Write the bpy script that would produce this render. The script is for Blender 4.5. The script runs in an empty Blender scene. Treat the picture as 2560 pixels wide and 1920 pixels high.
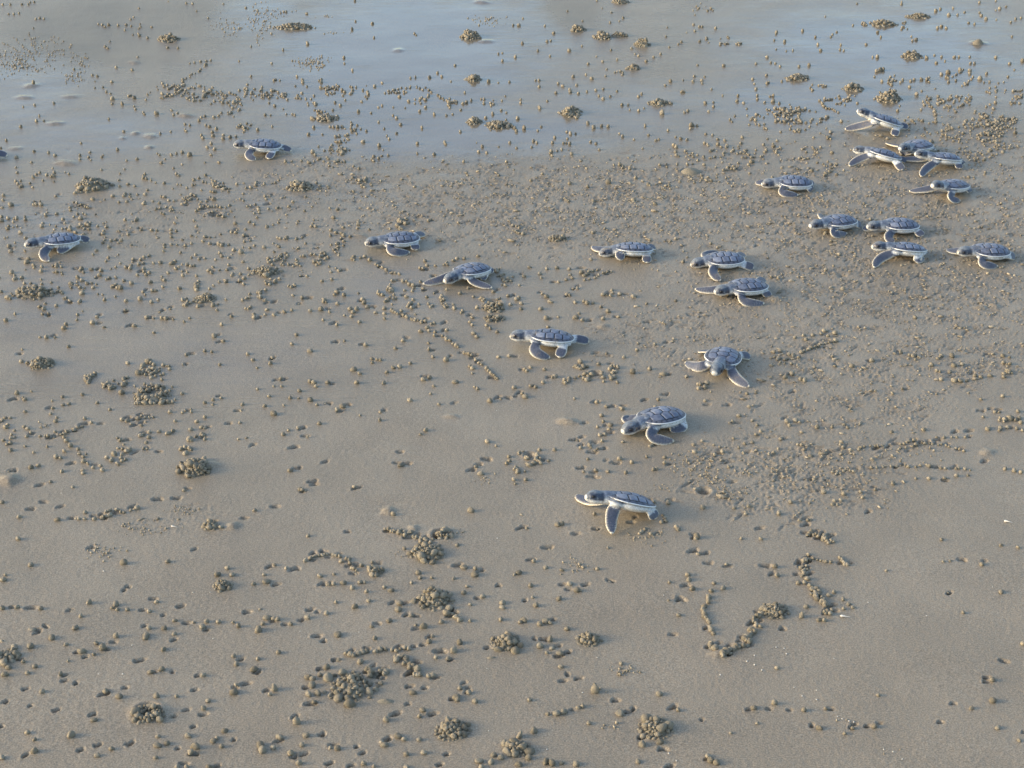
# Beach at low tide: turtle hatchlings crawling between balls of sand left by little crabs. All lengths in metres.
import bpy, bmesh, math, random
import numpy as np
from mathutils import Vector, Matrix, Quaternion, kdtree

random.seed(7)
rng = np.random.default_rng(7)
scn = bpy.context.scene
col = scn.collection

# ------------------------------------------------------------------ camera
CAM_H = 0.918                       # held about waist high
PITCH = math.radians(26.5)          # looking down
FPX = 4468.0                        # focal length in pixels of the 2560 x 1920 photograph
cam_d = bpy.data.cameras.new('camera')
cam_d.sensor_width = 36.0
cam_d.lens = 36.0 * FPX / 2560.0
cam_d.clip_start = 0.02
cam_d.clip_end = 2000.0
cam = bpy.data.objects.new('camera', cam_d)
cam.location = (0, 0, CAM_H)
cam.rotation_euler = (math.pi / 2 - PITCH, 0, 0)
col.objects.link(cam)
scn.camera = cam

# ------------------------------------------------------------------ sky and sun
SUN_EL = math.radians(17.0)
SUN_AZ = math.radians(264.0)        # clockwise from the view direction: low from the left
world = bpy.data.worlds.new('World')
scn.world = world
world.use_nodes = True
wn = world.node_tree.nodes
wl = world.node_tree.links
bg = wn['Background']
sky = wn.new('ShaderNodeTexSky')
sky.sky_type = 'NISHITA'
sky.sun_disc = False
sky.sun_elevation = SUN_EL
sky.sun_rotation = SUN_AZ
sky.air_density = 1.0
sky.dust_density = 2.0
sky.ozone_density = 1.0
wl.new(sky.outputs[0], bg.inputs[0])
bg.inputs[1].default_value = 0.15
sun_d = bpy.data.lights.new('sun', 'SUN')
sun_d.energy = 1.12
sun_d.angle = math.radians(12.0)
sun_d.color = (1.0, 0.84, 0.62)
sun = bpy.data.objects.new('sun', sun_d)
to_sun = Vector((math.sin(SUN_AZ) * math.cos(SUN_EL), math.cos(SUN_AZ) * math.cos(SUN_EL), math.sin(SUN_EL)))
sun.rotation_euler = to_sun.to_track_quat('Z', 'Y').to_euler()
sun.location = to_sun * 10
col.objects.link(sun)

scn.render.filter_size = 1.05
vs = scn.view_settings
vs.view_transform = 'Standard'
vs.look = 'None'
vs.exposure = 1.27
vs.gamma = 1.0
vs.use_curve_mapping = False

# ---- what lies where, read off the photograph tile by tile ----------------------------------------
# tile = (row, column); numbers are positions in a 4x4 division of the photograph (2212 units across a tile)
# suffix: b big ball, x very big ball, t tall ball, p little claw pit
BALLS = {
(0,0): "120,120t 165,112t 75,118 25,38b 90,38b 190,35b 245,38 260,20 295,15 345,155 380,160b 310,162 290,245t 1200,70 1455,10 1610,25b 1665,30 1930,30 2125,65 2195,90 1700,95 1800,155 1310,230 1080,260 905,230 1155,145 1130,165b 850,205 885,210b 940,212b 1020,215b 1090,212b 1135,222 1210,205 1215,230b 1200,245 1150,300 1195,290 1205,305b 1275,325b 910,400b 930,415 950,355 1540,415 1450,410 1190,490 1005,580 1140,600b 640,595 800,645b 840,655b 820,700 965,705b 890,750 820,755 920,790 955,805 970,850b 1130,820 1160,840b 1110,825 1275,815 290,720b 300,905b 465,890b 200,920 970,895 1055,895b 1160,915 1170,940 1240,970b 1250,985 1350,975b 1500,990 940,1025 340,1000 315,1045t 380,1040 180,1090 1070,1135 1475,1135 1385,1150 700,1232 55,1210t 5,1275b 420,1315t 690,1340t 690,1370 765,1355 1015,1290b 1380,1335 1480,1335b 1525,1325 1575,1312b 1640,1335b 1185,1370b 1770,1400 1600,1070b 1640,1080 1600,1120 1610,1130b 1740,1010b 1720,1040b 1780,1080 1810,1090b 1870,1110b 1835,1140b 1840,1170b 1755,1190b 1740,1165 1930,1165 1930,1195b 1890,1000 1850,1010b 1770,1000 1825,1240b 1790,1270b 2065,525 2170,400t 2170,660t 1990,1185b 2040,1180 345,1490b 470,1490b 405,1510 440,1525b 460,1520b 285,1530b 260,1580 135,1560b 180,1560b 155,1585b 175,1615 1035,1605b 1105,1588b 1240,1535b 1265,1545 1305,1555 1345,1578 1420,1580b 1275,1640 1535,1590 1665,1600t 1615,1620 1525,1500b 1545,1515 1780,1510b",
(0,1): "15,90b 260,100b 240,100 440,115b 855,5b 860,183 830,250x 1005,200b 1370,285b 1385,300 1020,325 445,372b 235,428 135,545 760,495b 765,545 835,605t 155,695t 205,695 355,662b 400,690b 405,710b 565,705b 545,695 1090,712b 1335,672t 1378,665t 1570,628b 1605,660b 1500,665b 1720,562b 1685,703 2010,703b 2190,703b 2095,712 2130,455 2095,465 2130,525b 865,750 745,775b 765,790b 835,775b 815,805b 925,775 965,790b 970,810b 1115,800 1240,832b 1320,870b 1335,745 1390,745 1465,755 1515,795 1490,820 1465,860b 1465,925b 1415,960t 1805,800t 1860,865t 1820,882b 1790,890b 2155,825 1770,945 1540,985b 1700,985 1645,995 2045,980b 2165,970 885,960t 995,970 1090,910b 1060,1050b 1215,1015b 1250,1070b 1110,1108b 955,1130 1215,1148b 1435,1100 1765,1135 1130,1170 1150,1195b 925,1220b 1065,1255b 1395,1240tb 1395,1325 1540,1330b 1630,1225b 1640,1245 1955,1265b 1925,1310b 2195,1230b 1795,1395 2165,1395b 2100,1420 1985,1015 335,990 500,1095b 140,1090 455,1155b 575,1158 15,1120b 745,1090b 640,1090b 670,1095b 705,1095b 875,1080 820,1105b 850,1115b 830,1130 870,1150 795,1160 690,1175b 490,1310b 540,1262 395,1390 255,1395b 310,1390 1060,1365 845,1435 890,1455b",
(0,2): "60,215b 10,215b 95,155 285,220b 610,180 480,95 780,68 860,105 960,150b 850,192 930,180 735,5 1345,235 1330,315 1570,210b 1620,228b 1645,230 1580,265b 1760,240b 1510,280 1715,65 1690,90 360,282b 305,355b 335,348 90,372b 225,435b 495,432x 605,395b 330,480 30,490b 855,430 730,485 910,515 785,530b 1035,415b 1095,480b 1065,465 1160,525b 1225,490b 1285,465 1360,405b 1465,360b 1440,380 660,550b 640,645b 690,675b 530,660b 235,690b 205,692 235,745b 400,720b 440,740b 560,730b 380,800b 505,790x 500,770 575,805b 650,790 725,775b 790,765b 790,850b 750,825b 910,785 850,830 305,870 75,855 75,885 240,930b 50,1020b 5,1090b 25,1100b 40,1130b 105,1105b 1370,700b 1325,735 1480,690 1565,700b 1575,655b 1665,660 1640,690b 1645,715b 1605,560 1830,565b 2110,548b 2080,680b 2095,720b 2110,765b 1725,765b 1485,790x 1470,790b 1955,825b 1945,870b 1670,885x 1700,960b 1520,955b 2120,825b 2120,855b 2185,880b 2200,650b 2205,715b 2205,490b 1120,810b 1095,830 950,905b 1005,905 1095,955b 1295,975x 1150,1085tb 1350,1125b 1180,1165 955,1175b 930,1150 830,1090b 775,1085b 655,1060b 705,1095b 560,1015b 475,1135 505,1150b 550,1150b 480,1195 370,1185 350,1230b 445,1235 470,1235 500,1240b 680,1220b 430,1290b 330,1325b 340,1310b 515,1330b 755,1290 185,1215b 215,1230 40,1275b 1130,1280 1245,1210b 1270,1200b 1550,1080x 1570,1085 1600,1080b 1540,1110 1885,1030b 1925,1000 1675,1155 1735,1165 1990,1185b 1980,1235b 1665,1235b 1690,1245 1840,1210b 1780,1245b 1500,1300b 1420,1265b 1400,1250b 1415,1310b 1420,1335b 1605,1385 1660,1420b 1955,1410b 2045,1420b 1515,1415b 1335,1415b 1340,1440 930,1420x 960,1445 1020,1450b 880,1425 165,1555b 500,1580b 835,1570x 1070,1530x 1180,1590b 655,1610b 1370,1630 1285,1575b",
(0,3): "770,28 1155,32b 1155,15 495,140b 735,215 300,262b 75,275b 70,290 55,345b 410,318b 545,315b 560,295 595,275 145,358b 432,382b 455,432b 630,385b 625,425 655,435 848,380b 160,440 215,435tb 72,425 270,570b 355,560tb 945,490x 905,490 970,600b 995,600b 940,612b 985,700b 950,275b 975,320b 1240,315b 1280,340b 1250,350b 1465,240b 1500,225b 1540,240b 1565,125b 1640,125b 1490,75b 1450,90b 1600,68b 1700,100b 1830,20b 1970,5 2005,68b 1970,85 1830,105b 1845,130b 1885,160b 1735,195b 1785,205b 1975,165 2060,55 2140,160b 2190,150b 2100,190b 2110,315b 1970,490x 2090,545b 2200,520b 2130,600 1370,495x 1440,475b 1455,540b 1530,525b 1500,490 1610,490b 1650,490b 1745,490b 1750,545b 1785,545b 1745,605b 1745,630b 1835,675x 1890,635b 1915,705b 1265,685b 1235,690 1325,680b 1375,685b 1165,690 1145,710b 1045,690b 1285,815b 1500,635b 1555,620x 1545,660b 1560,700b 1625,690b 1660,600b 1120,955 1325,945b 1440,960b 1920,900b 1965,885b 65,545b 25,540b 105,570b 5,710b 120,700b 170,685b 45,825x 45,870x 490,850b",
(1,0): "30,25b 25,65b 95,105x 20,130b 15,210x 5,240b 480,32b 310,100b 355,105x 290,105 490,185b 605,130b 610,155b 670,185b 740,190b 640,210 370,265b 360,290b 545,230b 560,265b 65,315b 115,300 80,460b 90,505b 245,570b 230,600b 170,575 290,632b 360,640b 490,625b 530,645b 490,690b 465,690 100,690x 125,715b 130,740b 705,655x 720,690b 795,665b 875,675b 860,715b 825,730 670,735b 710,760b 1070,760b 805,820b 540,870b 570,910b 605,935b 210,785b 265,785b 75,905x 10,855b 390,960 345,985b 380,1005b 365,1050b 420,1050b 130,1050b 50,1105b 670,1055b 665,1100 840,1075b 800,1125x 850,1135p 900,1165b 570,1140b 550,1170x 1090,930b 1210,915x 1235,855b 1345,845b 1085,1015b 1270,1075b 1300,1085p 1325,1085 1400,1080b 1435,1085b 1495,1095 1590,1115 1640,1085 1380,1030 1470,1005 1160,1150b 1120,1155p 1330,1210b 400,1250b 345,1250 475,1250 190,1355b 180,1385b 185,1455x 590,1330b 1610,1400b 1830,1375b 1770,1365 1850,1245tb 1890,1295p 1930,1280b 1900,1485b 1580,1485 1105,1470b 2140,1395b 2185,1445b 1915,1140b 2000,1070b 1490,610x 1515,590b 1385,605b 1520,655b 1575,680b 1580,715b 1455,690b 1290,690b 1265,710b 1245,685 1420,755b 1400,745 1475,320b 1480,350b 1310,325b 1355,330b 1220,320b 1110,360b 1060,365b 1000,405b 905,410b 890,355b 1050,415b 920,295b 1080,235b 1175,240b 1140,185 1600,460b 1420,450b 1480,450b 1655,375b 1715,345 1780,380b 1815,440b 1895,440x 1930,440 1560,520 1690,535b 1655,565 1720,575b 1770,570 1900,520b 1980,560b 2100,600b 2080,510x 1290,545b 1245,555b 1215,580b 1150,575b 1145,600 1200,620b 1240,610b 1240,660b 1325,610b 1650,635b 1620,625b 1680,635b 1840,645b 1805,670b 1830,700 2030,655b 2080,705b 2110,740b 2150,710b 1955,770b 1895,770b 2070,760b 2105,790 1550,825b 1710,985b 1840,970x 1810,830b 1885,965 2125,1000b 2165,990b 2160,880b 2155,910b 2130,915 2195,1050b 2195,1075b 2200,180b 2170,115b 1985,110b 1785,75b 1615,100b 1420,35x 1460,65b 1505,70b 1380,90b 1440,125b 1350,145b 1385,135b 1070,30b 1255,15b 1205,50 975,30b 800,55b 2030,310b 2000,340b 2040,345b 2110,370b 2160,390b",
(1,1): "120,30b 285,120x 95,290b 70,470b 20,130b 25,150b 110,90x 110,140b 150,435b 180,450b 210,395b 265,390b 350,395x 410,370b 400,385b 430,440b 650,325b 645,370b 755,305b 740,350b 760,370b 735,395b 760,420b 815,380b 885,280b 980,320b 515,290b 490,270 500,240 1160,310b 1490,245x 1190,110b 670,220b 415,550b 370,480b 355,485b 260,525b 905,565b 845,550x 835,570b 985,580x 1460,590b 1480,630x 1550,635b 1420,650b 1445,655b 1740,570x 1705,590b 1800,570b 1920,550b 650,685b 715,675b 735,670b 655,750b 570,765b 440,720b 385,715 760,820b 700,860b 680,880b 760,885b 885,870 320,885b 400,910x 445,915p 365,955b 705,955b 100,940x 150,950p 95,1010x 310,1015b 245,1030b 155,1055b 470,1020b 565,1005b 635,1000b 635,1030b 815,1000x 870,1000b 840,1030b 825,1070 765,1060b 895,1115b 920,920x 935,950b 965,985x 1000,990p 1035,1035b 1110,1045b 1110,1090b 1110,1000b 1180,760b 1200,760 1270,765b 1300,770b 1325,790x 1360,800x 1420,770b 1350,850b 1445,835b 1285,845b 1275,885b 1300,900x 1360,925b 1335,960x 1345,1000b 1320,975b 1475,905b 1490,960 1510,990b 1560,730b 1540,870 1765,870b 1870,1080x 1840,1065p 1640,1120x 1540,1130b 1520,1135b 1480,1165x 1495,1195b 1650,1190 1880,1215x 1910,1245b 1870,1145b 1490,1300b 1495,1355b 1645,1440x 1205,1340b 950,1315b 695,1285b 765,1280 665,1135p 700,1140b 580,1100 470,1365x 310,1310b 350,1230b 140,1425b 125,1475x 10,1515b 835,1525x 895,1560b 870,1640x 1000,1435b 1045,1440b 1075,1445 1005,1470 1185,1510b 1240,1500b 1130,1550 1105,1640b 1335,1475b 1275,1275b 1530,1420 1720,1630x 1870,1515x 1850,1500b 1870,1560 2095,1420b 2190,1410x 2050,855b 1880,900b 2025,1175b 2085,1205b 2180,890x 2200,965b 215,1610b 245,1620p 470,1630b 500,1640b 620,1640b 660,1645b 1450,1610x 1500,1600b",
(1,2): "1050,60x 1055,75b 705,70b 490,78b 1235,95x 1600,85b 2130,450b 1720,440b 1780,475b 1480,600x 1415,400b 1190,410b 1370,420b 595,360b 700,350b 685,575b 600,645b 300,655x 390,650b 150,640b 240,700b 255,735b 105,720b 10,725b 495,660b 505,710b 520,740b 470,750b 600,695b 625,715b 630,755b 670,750 405,770b 350,780p 65,800 530,825b 565,825b 265,875b 295,895b 325,940b 340,945b 480,870x 500,890b 545,940b 550,950b 625,940x 650,955b 700,955b 790,885x 820,890b 865,845b 870,870b 930,880b 855,890b 1050,895x 1165,960b 1415,935b 250,1000b 300,1085x 400,1075b 330,1095p 580,1045b 550,1080x 610,1100x 660,1110p 830,1025x 920,1075b 770,990b 1180,1115b 790,1090b 310,1165b 5,1405b 1235,1310b 1320,1285b 1090,1300 1080,1360b 820,1390b 720,1390p 970,1420 160,1510b 110,1530b 130,1545b 280,1530b 350,1600b 370,1590b 750,1480b 870,1470b 860,1500b 1040,1550x 1190,1520b 1310,1565x 270,1640x 40,920b 60,905b 80,955x 1510,1590b 1190,1525b",
(1,3): "245,350b 650,825x 1270,1080x 1615,1080b 905,700b 500,670b 90,740b 30,730b 710,680p 410,440p 1170,720p 1300,730p 560,1415b 400,1510b 725,1500x 580,1500 900,1445x 1610,1490x 1680,1485b 1460,1540b 1570,1545b 1590,1405x 1500,1405b 1910,1385b 1150,1380b 95,860b 1500,1610b 1610,1620x 1660,1625x 1720,1625b 1790,1580b 1840,1590b 1920,1580b 2040,1590b 310,1235b 235,1255b 390,1230b 485,1200b 460,1220b 520,1240b 580,1215x 330,1270b 150,1590x 285,1610b 320,1620x 210,1570x 220,1410b 30,1490b 760,250b 1100,160 1380,210 1850,300 2000,420 640,960 1500,900 1900,700 1700,820",
(2,0): "110,135p 215,125x 710,85b 540,105b 545,175b 595,165b 455,205b 440,255b 950,215b 20,310b 45,290b 90,290b 50,370b 210,365b 240,380b 125,400b 265,415 230,445b 345,445b 95,465b 130,455 30,480b 90,505b 60,515 215,530b 90,565b 575,485b 790,330b 870,345p 555,575b 485,625x 525,635b 675,560b 745,600b 720,625b 760,690 805,720b 885,740b 870,705 715,740b 720,765b 535,750b 605,690p 435,840b 345,875p 630,885b 1040,485b 1070,520 1055,300b 1100,310x 1135,340b 1195,290x 1180,345b 1225,270b 1255,285b 1290,285b 1325,280b 1260,320b 1220,350b 1470,235b 1575,240b 1600,225b 1650,215b 1655,235b 1515,315b 1770,280b 1700,320b 1745,370b 1770,375b 1375,405b 1290,410x 1240,430b 1215,440b 1285,455b 1495,400b 1470,420b 1445,425b 1770,470b 1265,500b 1240,560 1270,560 1370,585p 1160,595p 1100,580x 1060,555b 1020,550b 1085,650b 1515,125b 1490,20b 1490,150b 1465,155b 1575,75b 1770,155b 1840,130b 1840,170b 1910,115b 2095,170b 2085,215x 2075,330b 2130,465 2060,475 2180,530p 1970,340p 1590,910b 1355,995p 1520,985p 165,1140x 495,1165x 815,1160x 735,1105b 655,1150b 680,1160b 730,1160b 1175,1065x 1130,1085b 1365,1160b 1910,1235b 1850,1215b 15,1015b 260,1080p 520,1060p 375,1020p 155,1330b 265,1555b 1070,1535x 1450,1530b 1965,1585b 1680,1430p 780,1415p 2110,1160p 2005,1640b 1880,1640x 45,1645b 2200,1090b 75,745b",
(2,1): "15,40b 220,15b 155,15 520,15b 375,55b 115,100b 295,115b 370,120 470,130x 525,175b 600,160b 625,170p 240,180b 75,185x 155,250x 745,185x 700,220b 785,180p 550,335b 280,395b 365,380b 400,385p 235,430x 445,455b 900,270b 1070,310tb 1075,240b 1330,135b 1510,80b 1580,170b 1535,10b 1890,20b 1915,35b 2025,140x 2080,115x 2115,120b 2180,120p 1730,155 1465,395x 1420,430b 1255,690x 1300,685p 1215,680p 2000,490x 2075,530b 1900,710x 1945,765x 1855,745p 295,740x 850,885x 890,895p 380,905b 400,915b 430,910b 485,845p 505,870p 1185,1115x 1855,1085x 800,1260b 450,1305b 1740,1385b 1280,1415b 1800,1575x 1740,1570p 1895,1635x 1895,1590b 1400,1630x 910,1565b 1010,1570b 870,1620b 160,1555b 110,1580p 260,1585b 360,1580b 325,1600p 425,1520b 675,1640b 70,1640b 550,1650b 1990,650p 320,550p 1245,585p 590,675p 165,1060p 2185,620b 2190,660b 2165,680b",
(2,2): "20,25x 180,10b 160,15b 205,25b 90,80b 25,95b 110,100x 540,120b 735,150b 715,155p 815,190x 855,195p 940,200b 955,210x 1265,130b 1240,195b 1320,90p 1140,140p 775,270b 620,340p 740,365b 790,320b 850,345x 840,385b 870,410b 800,430b 760,435b 780,485b 565,465x 535,485p 1195,530b 1210,520b 960,495b 370,565b 320,655b 250,680b 150,690x 655,645b 670,520b 685,545b 595,545b 740,560b 720,570b 785,560p 690,590p 930,640x 860,670x 890,680p 1035,670x 1165,625b 1320,630b 1320,680b 1250,730b 1225,735b 620,755b 590,725p 725,740b 700,765p 830,750b 985,760b 680,800p 720,805p 120,820b 30,855b 15,820b 1915,465b 1570,520b 1645,485b 2110,570b 1960,545b 2000,590b 1820,575x 1750,610b 2010,510b 2080,500b 2110,430b 2120,350b 2080,310b 1940,335p 1880,330 1670,140b 1690,175p 1850,185p 2050,190b 2110,70b 2030,80b 710,1120b 740,1240b 400,1210x 430,1205b 130,1240b 75,1245p 550,1295p 325,1415b 300,1415p 830,1410 190,1525b 160,1520p 290,1580b 430,1600b 740,1590b 1225,1015b 1350,1020b 955,1135b 1070,1170b 1000,1180b 1420,1230x 1440,1250b 1600,1310x 1570,1300p 1590,1330b 1610,1460x 1560,1445p 1690,1450x 1720,1555b 1690,1550p 1855,1555b 2140,1245p 1980,1330 2150,1330b 2185,1570p 1520,1640x 60,1620x 20,1640b 1910,835b 1305,1130b 1320,1155b 1290,1190b 1330,1180b 1120,1270b 1200,1290b 1260,1290b 1150,1250b",
(2,3): "165,315x 240,310x 275,325b 425,370x 555,370tb 660,345b 690,370b 635,495x 625,520b 650,545b 630,605b 520,595p 260,515b 290,530b 310,565b 370,610x 110,475b 50,590b 10,600b 1075,75x 1045,130b 1165,40b 930,55b 830,75p 710,215b 720,210 1735,70b 2030,100x 1840,125b 1070,410b 1345,395tb 1760,395x 1735,405p 1860,280b 1965,235x 2000,240b 1920,215p 1835,230p 2000,310b 2170,290x 2185,330b 1900,380x 2010,375x 2000,395b 2070,370b 2150,380b 2200,395b 2160,230x 1610,415p 2050,725b 2130,740b 2185,755b 1870,665p 2015,1390b 2160,1410b 1850,1555b 1025,1610 1500,1340 1515,1530 1575,1525 1670,1520p 345,1170b 275,1170b 370,1165b 320,1215p 860,1105p 575,1005b 600,1035b 560,1030b 630,1000b 400,820b 485,925x 660,940b 800,930b 820,975b 930,905b 1080,855b 1170,835b 1280,810b 1395,810b 1525,810b 1630,790b 1730,785b 900,645b 980,630 1075,615b 60,1570x 80,1645b 205,70p",
(3,0): "25,25x 20,270b 145,262b 355,275b 625,280b 770,225tb 1000,240x 970,275b 1015,285b 1100,285b 1290,295b 1350,215b 700,345tb 650,445b 270,445x 445,520x 570,590b 1000,515tb 700,645x 830,580b 885,615x 810,675b 590,730b 525,845b 235,830b 40,845x 265,600x 300,775b 1285,440x 1260,500x 1250,530x 1410,440x 1505,490b 1415,625b 1510,375b 1675,392b 1750,430x 1785,385b 1885,390b 2015,395b 2060,430tb 2020,685b 2040,750x 1755,850x 1300,825x 1395,795x 365,995x 910,990x 1030,1040x 1345,1035x 1525,1035b 1800,1070b 1760,1140tb 2040,940b 2020,990x 815,1240x 615,1370x 235,1350b 300,1410b 295,1510x 960,1490b 840,1545b 1355,1455x 1440,1440b 1365,1385b 1625,1370x 1690,1465x 1645,1520b 1840,1415x 1875,1390b 1940,1330b 1915,1465b 1345,1565b 15,1560x 1610,1645b 1805,1640x 1530,1640b 2195,795x 2190,60b 120,600b 130,620b 140,660b 40,670x 30,740x 200,735b 15,545b",
(3,1): "90,35x 35,280b 95,350x 155,365b 185,370b 60,410b 20,460x 590,50b 625,60x 670,65b 755,50x 830,95b 900,50b 940,50b 1170,120x 1110,95b 955,130b 975,210b 855,260x 690,220b 610,315b 445,350b 300,410b 705,495x 1025,530b 1000,430x 1150,380x 1240,240x 1230,285x 1340,330x 1420,15b 1520,15b 1345,55b 1710,15b 1795,140x 1825,85b 1850,240b 1960,170b 2130,220x 2130,265x 2115,370b 1690,320b 1720,350b 1770,370b 1600,390b 1450,430x 1380,420b 1495,560x 1525,515b 1760,565x 1705,640tx 1660,710x 1850,380b 1555,695b 1585,650p 190,650b 15,710b 720,710x 610,780x 555,850x 490,880b 445,870x 485,940x 455,1020b 530,1010x 500,1085x 160,970tx 120,1020b 350,1255tx 205,1385x 430,1370b 150,1475b 400,1455b 300,1520x 370,1610x 40,1450x 50,1490x 640,1480b 710,1485x 1125,1235x 1410,1205b 1440,1150b 1350,1000x 1230,1375x 1280,1405b 1100,1450x 1085,1430b 1410,1405b 1300,1530x 1450,1520b 925,1615x 1300,1645b 1020,1640b 1830,1275x 1765,960x 1730,1035x 1740,1065x 1840,1000b 1890,1075x 1490,860b 1525,855b 900,730x 1070,880x 1080,920x 2030,1600x 2120,1560x 1930,1590x 1950,1640x 2055,1540b 2150,1440x",
(3,2): "160,75b 500,60x 560,120x 590,120b 845,35x 405,190x 180,180b 205,245x 1360,52b 1440,335b 1530,25x 1560,105x 1745,60b 1720,125b 1825,100b 1355,210 290,385x 330,400b 240,410b 100,380x 70,395b 475,450b 330,540tx 250,590x 345,615b 410,660x 300,655b 420,775b 550,880x 945,750b 725,985tx 1275,1005x 150,1065b 310,1190b 385,1180x 450,1165x 610,1120b 570,1130b 665,1265b 930,1175x 1435,1150b 2090,1130x 2120,1265b 2200,1135b 190,1330x 1125,1440x 1190,1385b 1280,1425x 1090,1595b 555,1620x 295,1600x 350,1610x 430,1615b 120,1500x 145,1565x 60,1620x 65,1380tx 30,1530x 1720,1580x 1770,1610x 1690,1550b 1890,1350",
(3,3): "340,15b 315,50b 265,50b 375,150b 1555,130b 2015,130x 335,255b 295,340tb 655,275b 700,235b 735,265b 650,195b 570,130b 530,155b 55,1090x 310,1150b 440,1300x 735,1310b 920,1290x 955,1025b 1760,1135b 1940,890x 1945,1070x 1985,1305b 2170,1415b 80,790b 1690,310b 500,1145 665,1355 2205,575b",
}
# rows of balls: tile, how many, rows (1 single, 2 double), group key, corner points
CHAINS = [
((0,0),10,1,0,"1390,840 1480,825 1560,780"),((0,0),12,1,0,"1570,700 1650,640 1710,615 1780,560"),((0,0),5,1,0,"1640,545 1745,525 1835,522"),((0,0),8,1,0,"1600,840 1650,870 1740,865"),
((0,1),10,1,0,"1150,780 1240,760 1390,760 1490,775"),((0,1),7,1,0,"1140,790 1240,800 1300,800"),((0,1),10,1,0,"1570,820 1640,860 1720,890"),
((0,3),12,1,0,"445,870 490,925 560,945 600,965"),((0,3),6,1,0,"490,860 580,845"),((0,3),7,1,0,"1600,660 1690,600"),((0,3),8,1,0,"1690,740 1780,660"),((0,3),8,1,0,"1370,860 1390,910 1450,950"),
((1,0),12,1,0,"1700,160 1760,120 1850,125 1950,130"),((1,0),7,1,0,"640,85 760,130"),
((1,1),10,1,'slant',"1040,620 1100,650 1160,690 1225,705"),((1,1),17,1,'slant',"1180,1020 1250,1055 1310,1080 1370,1105 1460,1115"),((1,1),11,1,'slant',"1550,1240 1600,1235 1660,1270 1700,1310 1750,1335"),((1,1),11,1,'slant',"1810,1390 1860,1420 1900,1440 1950,1480"),((1,1),10,1,'slant',"2000,1520 2040,1570 2090,1610"),
((1,2),9,1,0,"620,715 680,680 760,660"),((1,2),9,1,0,"720,740 780,700 860,680"),((1,3),14,1,0,"300,1380 390,1340 490,1300 590,1285"),
((2,0),14,1,0,"390,445 460,450 540,430 600,395 650,380 720,365"),((2,0),9,1,0,"905,1105 960,1090 1010,1080 1065,1100"),((2,0),4,1,0,"880,1150 950,1130"),
((2,1),11,1,'wave',"470,1500 520,1480 580,1470 650,1470 720,1490"),((2,1),10,1,'wave',"740,1530 800,1500 820,1580 870,1610"),((2,1),20,2,0,"1120,1260 1220,1265 1320,1295 1420,1330 1500,1345"),
((2,3),9,1,'lines',"695,565 760,560 840,540 920,530 990,535"),((2,3),7,1,'lines',"1140,520 1240,490 1330,490"),((2,3),16,1,'lines',"1120,560 1200,555 1280,525 1360,515 1450,520 1510,520 1590,540 1640,555 1690,575"),((2,3),5,1,'lines',"1460,462 1560,460 1650,458 1710,450"),((2,3),7,1,'lines',"560,760 610,770 680,735 740,755"),((2,3),13,1,'lines',"900,712 1000,715 1090,705 1170,700 1270,710 1340,700 1400,705"),((2,3),7,1,'lines',"1500,720 1600,720 1680,725 1750,740"),
((2,3),13,2,'hook',"340,1275 400,1295 450,1310 500,1345 540,1365"),((2,3),3,1,'hook',"500,1305 555,1295"),((2,3),15,2,'hook',"370,1490 310,1520 300,1560 330,1600 300,1645"),((2,3),7,1,'hook',"370,1490 440,1520 540,1530"),((2,3),7,1,'hook',"620,1490 660,1540 680,1555"),
((3,1),8,1,'arc',"770,665 830,675 890,660 950,650"),((3,1),8,1,'arc',"1040,640 1100,620 1180,635 1240,635 1270,610 1330,625"),((3,1),13,2,'arc',"1210,710 1270,690 1320,750 1360,800 1390,860"),((3,1),11,2,'arc',"970,790 1030,840 1090,830 1140,810"),((3,1),7,1,0,"1640,310 1700,330 1770,375"),
((3,2),13,1,'cup',"1700,175 1690,225 1650,280 1670,350 1690,390 1720,425 1735,490"),((3,2),4,2,'cup',"1730,590 1750,600"),((3,2),26,2,'cup',"1810,660 1880,645 1940,605 2000,600 2050,560 2020,520 2090,470 2110,420 2070,385 2120,345 2150,300"),
((3,3),17,2,'hook',"365,80 410,120 460,180 500,240 520,280 560,280"),((3,3),3,1,'hook',"480,320 530,320"),((3,3),3,1,'hook',"440,375 480,375"),
]
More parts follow.
